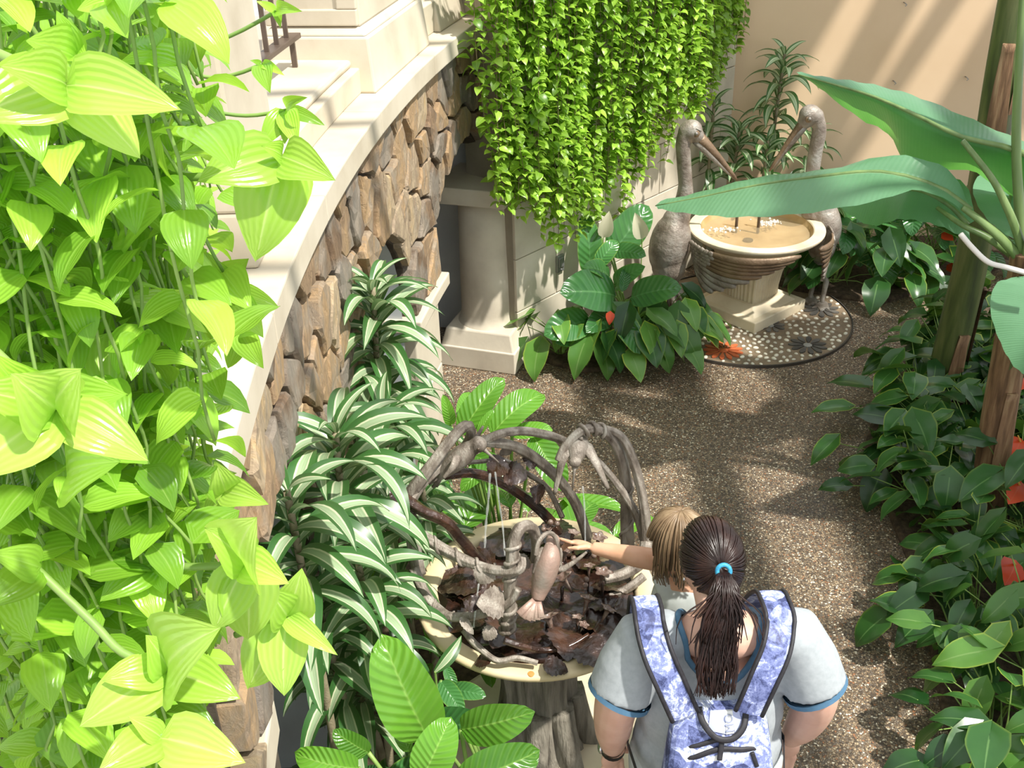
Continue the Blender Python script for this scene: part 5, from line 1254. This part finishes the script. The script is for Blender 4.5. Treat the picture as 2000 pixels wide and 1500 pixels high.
armL = [V((WX-.205, WY-.02, 1.315)), V((WX-.262, WY-.05, 1.19)), V((WX-.282, WY-.045, 1.10)), V((WX-.282, WY+.005, .95)), V((WX-.275, WY+.06, .805))]
armR = [V((WX+.205, WY-.02, 1.315)), V((WX+.265, WY-.05, 1.19)), V((WX+.288, WY-.045, 1.10)), V((WX+.285, WY+.005, .955)), V((WX+.27, WY+.065, .82))]
for arm, s_ in ((armL, -1), (armR, 1)):
    q = [V(p) for p in spline(arm, 6)]; m.tube(q, [v[0] for v in spline([(.068,), (.067,), (.062,), (.054,), (.031,)], 6)], 16); m.ball(q[0], .07)
    hand_parts(m, arm[-1], V((.02*-s_, .16, -.75)), V((-.35*s_, -.8, -.2)), V((-s_, .35, 0)), .19)
m.tube([V((WX, WY, 1.3)), V((WX, WY+.01, 1.1)), V((WX, WY+.01, .9))], [.13, .15, .17], 16)
for s_ in (-1, 1):
    m.tube([V((WX+s_*.1, WY+.01, .85)), V((WX+s_*.1, WY+.015, .48)), V((WX+s_*.1, WY, .1))], [.1, .07, .05], 14); m.ball(V((WX+s_*.1, WY+.06, .05)), (.04, .11, .035))
m.build('body', skin, wo, remesh=.0055, smoothmod=3)
# shirt
m = MB()
m.ball(V((WX, WY-.015, 1.215)), (.205, .125, .175)); m.ball(V((WX, WY+.0, 1.05)), (.215, .150, .24)); m.ball(V((WX, WY+.005, .90)), (.228, .165, .17)); m.ball(V((WX, WY+.08, 1.16)), (.17, .11, .12))
for arm, s_ in ((armL, -1), (armR, 1)):
    m.tube([V((WX+s_*.06, WY-.025, 1.345)), V((WX+s_*.14, WY-.025, 1.345)), arm[0]+V((0, 0, .012)), arm[0].lerp(arm[1], .55)+V((s_*.008, 0, 0)), arm[1]+V((s_*.010, -.003, -.02))], [.055, .075, .088, .092, .092], 18)
m.tube([V((WX, WY-.01, .95)), V((WX, WY-.0, .80))], [.2, .23], 24, flat=.8)
m.build('shirt', shirt_m, wo, remesh=.009, smoothmod=5)
for arm, s_ in ((armL, -1), (armR, 1)):
    c = arm[1]+V((s_*.010, -.003, -.026)); ax = (arm[1]-arm[0]).normalized(); fm_ = frame(ax, V((0, 1, 0)))
    m = MB(); m.tube([c-ax*.006, c+ax*.010], .0935, 28, cap=False); m.tube([c+ax*.010, c+ax*.011, c-ax*.004], [.0935, .087, .087], 28, cap=False); m.build('sleeve_band', trim_m, wo, smooth=True)
# scooped neck opening, cut out of the shirt, with its blue band on the cut
shirt = [c for c in wo.children if c.name.startswith('shirt')][0]
bpy.context.view_layer.update(); dg = bpy.context.evaluated_depsgraph_get(); se = shirt.evaluated_get(dg)
ring = []; NX, NY = WX-.005, WY-.035
for k in range(41):
    a = 2*PI*k/40; px_, py_ = NX+.112*math.cos(a), NY+.098*math.sin(a)
    ok, loc, nn, _ = se.ray_cast(V((px_, py_, 1.7))-wo.location, V((0, 0, -1)))
    z_ = (loc.z+wo.location.z) if ok else 1.33
    ring.append(V((px_, py_, z_+.002)))
m = MB(); m.tube(ring, .0085, 8, cap=False); m.build('neckline_band', trim_m, wo, smooth=True)
cutter = MB(); cutter.prism([(NX+.112*math.cos(2*PI*k/40), NY+.098*math.sin(2*PI*k/40)) for k in range(40)], 1.22, 1.6)
ce = cutter.build('neck_opening', None); 
bo = shirt.modifiers.new('neck', 'BOOLEAN'); bo.object = ce; bo.operation = 'DIFFERENCE'; bo.solver = 'FAST'
bpy.context.view_layer.update(); dg = bpy.context.evaluated_depsgraph_get()
cut_me = bpy.data.meshes.new_from_object(shirt.evaluated_get(dg)); shirt.modifiers.clear(); shirt.data = cut_me; bpy.data.objects.remove(ce)
# trousers and shoes
m = MB(); m.ball(V((WX, WY+.01, .84)), (.225, .17, .14))
for s_ in (-1, 1): m.tube([V((WX+s_*.1, WY+.01, .84)), V((WX+s_*.11, WY+.015, .48)), V((WX+s_*.11, WY, .09))], [.135, .105, .085], 16)
m.build('trousers', pants_m, wo, remesh=.012, smoothmod=3)
for s_ in (-1, 1):
    m = MB(); m.ball(V((WX+s_*.11, WY+.06, .05)), (.05, .135, .05)); m.build('shoe', shoe_m, wo, smooth=True)
# watch
c = armL[-1]+V((0, -.010, .018)); m = MB(); m.tube([c+V((0, .006, -.014)), c+V((0, -.006, .014))], .0385, 18, cap=False); m.build('watch_strap', mk('black_strap', [(.012, .012, .013)], .5), wo, smooth=True)
MB().ball(c+V((-.039, .0, 0)), (.009, .018, .018)).build('watch_case', mk('steel_watch', [(.6, .6, .6)], .2, metal=.9), wo, smooth=True)
# hair: cap, strands combed back to the tie, ponytail
HRr = V((.083, .105, .113))
def on_head(d, k=1.0):
    d = d.normalized(); return hd+V((0, 0, .008))+Hm @ V((d.x*HRr.x*k, d.y*HRr.y*k, d.z*HRr.z*k))
tie = ay(1412, 1113, 2.125)
tl = (Hm.inverted() @ (tie-hd-V((0, 0, .008)))); tdir = V((tl.x/HRr.x, tl.y/HRr.y, tl.z/HRr.z)).normalized()
m = MB(); vs = []; nu, nv = 28, 18
for i in range(nv+1):
    th = PI*i/nv*.93
    for j in range(nu):
        a = 2*PI*j/nu; d = V((math.sin(th)*math.cos(a), math.sin(th)*math.sin(a), math.cos(th)))
        f_ = 1.0 if not (d.y > .35 and d.z < .45) else .86
        if d.z < -.45: f_ = .84
        vs.append(on_head(d, f_))
m.add(vs, [(i*nu+j, (i+1)*nu+j, (i+1)*nu+(j+1) % nu, i*nu+(j+1) % nu) for i in range(nv) for j in range(nu)]); hair = m.build('hair', hair_m, wo, smooth=True)
rh = random.Random(14); paths = []
for k in range(230):
    a = rh.uniform(0, 2*PI); d0 = (tdir*math.cos(2.0)+(tdir.orthogonal().normalized()*math.cos(a)+tdir.cross(tdir.orthogonal().normalized())*math.sin(a))*math.sin(2.0)).normalized()
    span = rh.uniform(.85, 1.0); pts = []
    for j in range(9):
        t = 1-span+span*j/8; d = d0.slerp(tdir, t) if d0.angle(tdir) < 3.1 else d0
        if d.z < -.35 and d.y > -.2: continue
        if d.y > .42 and d.z < .5: continue
        pts.append(on_head(d, 1.008+rh.uniform(0, .022)*math.sin(PI*t)))
    if len(pts) > 3: paths.append(pts)
strands(hair, paths, .0032, .0022, hair_m, 'combed_strands')
m = MB(); tdw = (Hm @ V((tdir.x, tdir.y, tdir.z))).normalized(); u = tdw.orthogonal().normalized(); w_ = tdw.cross(u)
m.tube([tie+tdw*.012+u*math.cos(2*PI*k/20)*.017+w_*math.sin(2*PI*k/20)*.017 for k in range(21)], .006, 8, cap=False); m.build('hair_tie', mk('turquoise_tie', [(.02, .18, .38), (.06, .42, .62)], .5, 120), wo, smooth=True)
paths = []
for k in range(400):
    r_ = math.sqrt(rh.random()); a = rh.uniform(0, 2*PI); ox, oy = r_*math.cos(a), r_*math.sin(a); stray = rh.random() < .22
    L = rh.uniform(.66, 1.0) if not stray else rh.uniform(.35, .7)
    sp_ = 1.0 if not stray else rh.uniform(1.5, 2.6)
    ctr = [(1412, 1118, 2.115), (1414, 1150, 2.075), (1410, 1195, 2.05), (1402, 1245, 2.035), (1398, 1300, 2.01), (1394, 1350, 1.985), (1390, 1395, 1.965)]
    wd = [.012, .030, .040, .050, .054, .048, .032]; n_ = max(3, int(len(ctr)*L)); pts = []
    for j in range(n_):
        c = ay(*ctr[j]); wv = .010*math.sin(j*1.5+1.2*ox+oy*2+k*.02)*min(1, j/2)+rh.gauss(0, .004); f_ = sp_ if j > 1 else 1
        pts.append(c+V((ox*wd[j]*f_+wv, -abs(oy)*wd[j]*.55-.002-(0 if not stray else .01), .004*oy)))
    paths.append([V(q) for q in spline(pts, 3)])
strands(hair, paths, .0032, .0010, hair_m, 'ponytail')
for s_ in (-1, 1):
    rt_ = Hm @ V((s_, 0, 0)); MB().ball(hd+rt_*.080+V((0, -.002, -.046)), .005, None, 8, 6).build('earring', mk('silver', [(.75, .75, .75)], .2, metal=1) if 'silver' not in bpy.data.materials else bpy.data.materials['silver'], wo, smooth=True)

# ---- backpack
def mat_print():
    t = NT('blue_white_print'); co = t.geo()
    n1 = t.noise(22, 5, co, .6, 1.8).outputs['Fac']; n2 = t.noise(75, 3, co, .6, 2.2).outputs['Fac']; vo = t.new('ShaderNodeTexVoronoi'); vo.inputs['Scale'].default_value = 16; t.l(co, vo.inputs['Vector'])
    sp_ = t.new('ShaderNodeSeparateColor'); t.l(vo.outputs['Color'], sp_.inputs[0])
    f = t.math('ADD', t.math('MULTIPLY', n1, .62), t.math('ADD', t.math('MULTIPLY', n2, .28), t.math('MULTIPLY', sp_.outputs[0], .22)))
    c = t.ramp(f, [(.44, (.04, .05, .14)), (.53, (.13, .16, .36)), (.62, (.24, .28, .54)), (.67, (.50, .56, .78)), (.74, (.85, .87, .90))]).outputs[0]
    t.l(c, t.b.inputs['Base Color']); t.b.inputs['Roughness'].default_value = .55; return t.m
print_m = mat_print(); black_m = mk('black_webbing', [(.012, .011, .014), (.03, .028, .035)], .6, 60); white_m = mk('white_nylon', [(.78, .78, .76), (.86, .86, .84)], .5, 20); lilac_m = mk('lilac_panel', [(.42, .46, .70), (.52, .57, .80)], .5, 20)
BX = WX-.012
bp = empty('backpack', (BX, 1.93, .75), 'blue and white printed backpack with black piping worn on the woman', 'backpack')
def packshape(z):       # half width, back, front along the height
    t = (z-.72)/.49; return .170-.045*max(0, t)**1.6-.02*max(0, (t-.85)/.15)**2, 2.035+.02*t, 1.86+.145*max(0, t)**1.9
m = MB(); vs = []; zs = [.72+.49*i/14 for i in range(15)]; n = 20
for z in zs:
    hw, yb, yf = packshape(z); cy = (yb+yf)/2; hy = (yb-yf)/2
    for j in range(n):
        a = 2*PI*j/n; c_, s_ = math.cos(a), math.sin(a); vs.append(V((BX+hw*math.copysign(abs(c_)**.55, c_), cy+hy*math.copysign(abs(s_)**.55, s_), z)))
fs = [(i*n+j, i*n+(j+1) % n, (i+1)*n+(j+1) % n, (i+1)*n+j) for i in range(14) for j in range(n)]+[tuple(range(n-1, -1, -1)), tuple(range(14*n, 15*n))]
m.add(vs, fs); m.build('pack_body', print_m, bp, smooth=False, bevel=.006)
def bpt(u, z, d=0.0):      # a point on the outer face of the pack; u from -1 to 1
    hw, yb, yf = packshape(z); return V((BX+u*hw*.93, yf+.012*abs(u)**3*3-d, z))
def band(name, line, wdt, mat, d=.004, th=.004):
    pts = [bpt(u, z, d) for u, z in line]; pts = [V(q) for q in spline(pts, 5)]; return MB().ribbon(pts, wdt, th, [V((0, -1, .35))]*len(pts)).build(name, mat, bp, smooth=True)
def patch(name, poly, mat, d=.003):
    m = MB(); f = [bpt(u, z, d) for u, z in poly]; b = [bpt(u, z, -.004) for u, z in poly]; k = len(poly)
    m.add(f+b, [tuple(range(k))]+[(i, k+i, k+(i+1) % k, (i+1) % k) for i in range(k)]); return m.build(name, mat, bp)
patch('white_panel', [(-.95, 1.118), (-.10, 1.143), (-.30, 1.175), (-.50, 1.203), (-.86, 1.198)], white_m)
patch('print_panel', [(-.30, 1.160), (.08, 1.150), (.10, 1.206), (-.30, 1.206)], lilac_m, .004)
patch('print_panel', [(.09, 1.150), (.27, 1.152), (.30, 1.206), (.10, 1.206)], white_m, .005)
patch('print_panel', [(.28, 1.152), (.50, 1.165), (.54, 1.204), (.30, 1.206)], lilac_m, .004)
patch('white_panel', [(-.75, 1.02), (.65, 1.03), (.78, 1.08), (.40, 1.092), (-.1, 1.096), (-.5, 1.07)], white_m, .003)
band('zipper', [(-.97, 1.098), (-.6, 1.117), (-.1, 1.137), (.02, 1.136)], .0065, black_m)
band('zipper', [(-1.0, 1.062), (-.6, 1.088), (-.1, 1.112), (.4, 1.108), (.72, 1.098), (.98, 1.04)], .0075, black_m)
band('zipper', [(-.9, .99), (-.4, 1.045), (.1, 1.055), (.6, 1.03), (.9, .95)], .007, black_m)
band('zip_pull', [(-.02, 1.134), (-.04, 1.115), (-.07, 1.09)], .007, black_m, .010); band('zip_pull', [(.62, 1.10), (.66, 1.08), (.70, 1.06)], .006, black_m, .010)
m = MB(); lp = [V(q) for q in spline([bpt(-.60, 1.21, .0), bpt(-.46, 1.185, .014), bpt(-.15, 1.152, .018), (bpt(.2, 1.148, .018)), bpt(.50, 1.172, .014), bpt(.70, 1.208, .0)], 6)]
m.ribbon(lp, .0085, .004, [V((0, -.9, .5))]*len(lp)); m.build('carry_loop', black_m, bp, smooth=True)
tc = bpy.data.curves.new('lettering', 'FONT'); tc.body = 'MO'; tc.size = .032; tc.extrude = .0006; tc.align_x = 'CENTER'; tc.align_y = 'CENTER'; tc.materials.append(mk('grey_ink', [(.30, .33, .45)], .6))
tmp = bpy.data.objects.new('lettering_curve', tc); COL.objects.link(tmp); bpy.context.view_layer.update()
tme = bpy.data.meshes.new_from_object(tmp.evaluated_get(bpy.context.evaluated_depsgraph_get())); bpy.data.objects.remove(tmp)
to = bpy.data.objects.new('lettering', tme); COL.objects.link(to); to.parent = bp
pc = bpt(.185, 1.179, .0075); ex = (bpt(.18, 1.20)-bpt(.18, 1.155)).normalized(); ez = (ex.cross(V((1, 0, 0)))); ez = ez if ez.y < 0 else -ez; eyv = ez.cross(ex)
to.matrix_basis = Matrix.Translation(pc-bp.location) @ Matrix((ex, eyv, ez)).transposed().to_4x4()
for s_, px_ in ((-1, [(1338, 1398, 1.985), (1312, 1340, 1.995), (1285, 1278, 2.03), (1270, 1222, 2.095)]), (1, [(1462, 1392, 1.985), (1490, 1330, 1.995), (1516, 1268, 2.03), (1524, 1212, 2.095)])):
    a = [ay(*q) for q in px_]; top = a[-1]
    pts = a+[V((top.x, WY-.02, top.z+.012)), V((top.x, WY+.06, top.z-.02)), V((top.x-s_*.01, WY+.16, 1.26)), V((top.x+s_*.0, WY+.175, 1.08)), V((top.x+s_*.03, WY+.1, .92))]
    q = [V(p) for p in spline(pts, 5)]; outs = []
    for i, p in enumerate(q):
        t = i/(len(q)-1); o_ = V((s_*.15, -.75, .75)) if t < .36 else (V((0, 0, 1)) if t < .5 else V((0, .8, .6 if t < .62 else .1))); outs.append(o_)
    st = MB().ribbon(q, .036, .006, outs).build('shoulder_strap', print_m, bp, smooth=False)
    for e_ in (-1, 1):
        pp = []
        for i in range(len(q)):
            t = (q[min(i+1, len(q)-1)]-q[max(i-1, 0)]).normalized(); o_ = outs[i]-t*outs[i].dot(t); b = t.cross(o_.normalized()); pp.append(q[i]+b*.037*e_+o_.normalized()*.003)
        MB().tube(pp, .0065, 7).build('piping', black_m, st, smooth=True)
    MB().ribbon([V((BX+s_*.16, 1.97, .80)), V((BX+s_*.205, 2.02, .90)), V((BX+s_*.23, 2.14, .93)), V((BX+s_*.19, WY+.13, .93))], .012, .002, [V((s_, -.3, 0))]*4).build('side_strap', black_m, bp)

# ---- the child reaching into the fountain
gh = ay(1328, 1062, 2.60); GX, GY = .565, 2.64
gi = empty('person', (GX, GY, 0), 'child with a dark blond bob pointing into the hummingbird fountain', 'person')
gf = V((-.75, .6, -.28)).normalized(); Gm = frame(gf, V((0, 0, 1)))
m = MB(); m.ball(gh, (.066, .084, .094), Gm); m.ball(gh+gf*.03+V((0, 0, -.05)), (.05, .055, .055), Gm); m.ball(gh+gf*.088+V((0, 0, -.03)), (.011, .016, .016), Gm); m.ball(gh+gf*.078+V((0, 0, -.066)), (.02, .010, .009), Gm)
gn = V((GX-.01, GY, 1.13)); m.tube([gh+V((0, 0, -.04)), gn], [.042, .05], 14); m.ball(V((GX, GY, 1.10)), (.11, .065, .05))
sh = ay(1318, 1100, 2.67); el = ay(1248, 1088, 2.68); wr_ = ay(1158, 1070, 2.74); ft = ay(1101, 1051, 2.80)
m.tube([V(q) for q in spline([sh, el, el.lerp(wr_, .5), wr_], 6)], [v[0] for v in spline([(.038,), (.036,), (.029,), (.021,)], 6)], 14)
hand_parts(m, wr_, (ft-wr_), V((.0, -.5, -.8)), V((-.3, .3, .9)), .145, .0075, .3, point=True)
s2 = V((GX+.12, GY, 1.06)); m.tube([s2, s2+V((.05, -.02, -.2)), s2+V((.04, .03, -.38))], [.038, .032, .021], 12); hand_parts(m, s2+V((.04, .03, -.38)), V((0, .1, -1)), V((-1, 0, 0)), V((0, 1, 0)), .13, .0075)
m.tube([V((GX, GY, 1.05)), V((GX, GY, .7))], [.09, .11], 14)
for s_ in (-1, 1): m.tube([V((GX+s_*.06, GY, .68)), V((GX+s_*.065, GY, .36)), V((GX+s_*.065, GY-.01, .06))], [.065, .05, .033], 12); m.ball(V((GX+s_*.065, GY+.05, .035)), (.032, .085, .03))
m.build('body', skin2, gi, remesh=.005, smoothmod=3)
m = MB(); m.ball(V((GX-.005, GY, 1.04)), (.13, .085, .11)); m.tube([V((GX, GY, 1.0)), V((GX, GY, .8)), V((GX, GY, .52))], [.125, .13, .18], 20, flat=.8)
for s_ in (-1, 1): m.tube([V((GX+s_*.07, GY, 1.10)), V((GX+s_*.11, GY, 1.08))], [.045, .05], 12)
m.build('dress', mk('pale_grey_dress', [(.48, .52, .50), (.58, .62, .60)], .85, 20), gi, remesh=.01, smoothmod=4)
for s_ in (-1, 1): MB().ball(V((GX+s_*.065, GY+.05, .04)), (.04, .10, .04)).build('shoe', shoe_m, gi, smooth=True)
GR = V((.082, .098, .104))
def on_g(d, k=1.0): return gh+V((0, 0, .006))+Gm @ V((d.x*GR.x*k, d.y*GR.y*k, d.z*GR.z*k))
m = MB(); vs = []; nu, nv = 24, 14
for i in range(nv+1):
    th = PI*i/nv*.72
    for j in range(nu):
        a = 2*PI*j/nu; d = V((math.sin(th)*math.cos(a), math.sin(th)*math.sin(a), math.cos(th))); vs.append(on_g(d, 1.0 if not (d.y > .4 and d.z < .35) else .82))
m.add(vs, [(i*nu+j, (i+1)*nu+j, (i+1)*nu+(j+1) % nu, i*nu+(j+1) % nu) for i in range(nv) for j in range(nu)]); gha = m.build('hair', blond_m, gi, smooth=True)
paths = []; cr = V((.05, -.25, 1)).normalized()
for k in range(300):
    a = rh.uniform(0, 2*PI); d1 = V((math.cos(a), math.sin(a), -.1)).normalized()
    if d1.y > .55: d1.z = .35; d1.normalize()
    pts = []; lift = rh.uniform(1.0, 1.13); end = rh.uniform(.05, .12) if d1.y < .5 else .0
    for j in range(7): pts.append(on_g(cr.slerp(d1, j/6), lift+.02*math.sin(j)))
    if end:
        o_ = (pts[-1]-gh); o_.z = 0; o_.normalize()
        pts.append(pts[-1]+V((0, 0, -end*.5))+o_*.004); pts.append(pts[-1]+V((rh.gauss(0, .006), rh.gauss(0, .006), -end*.5))-o_*rh.uniform(-.008, .025))
    paths.append(pts)
strands(gha, paths, .0045, .002, blond_m, 'bob_strands')
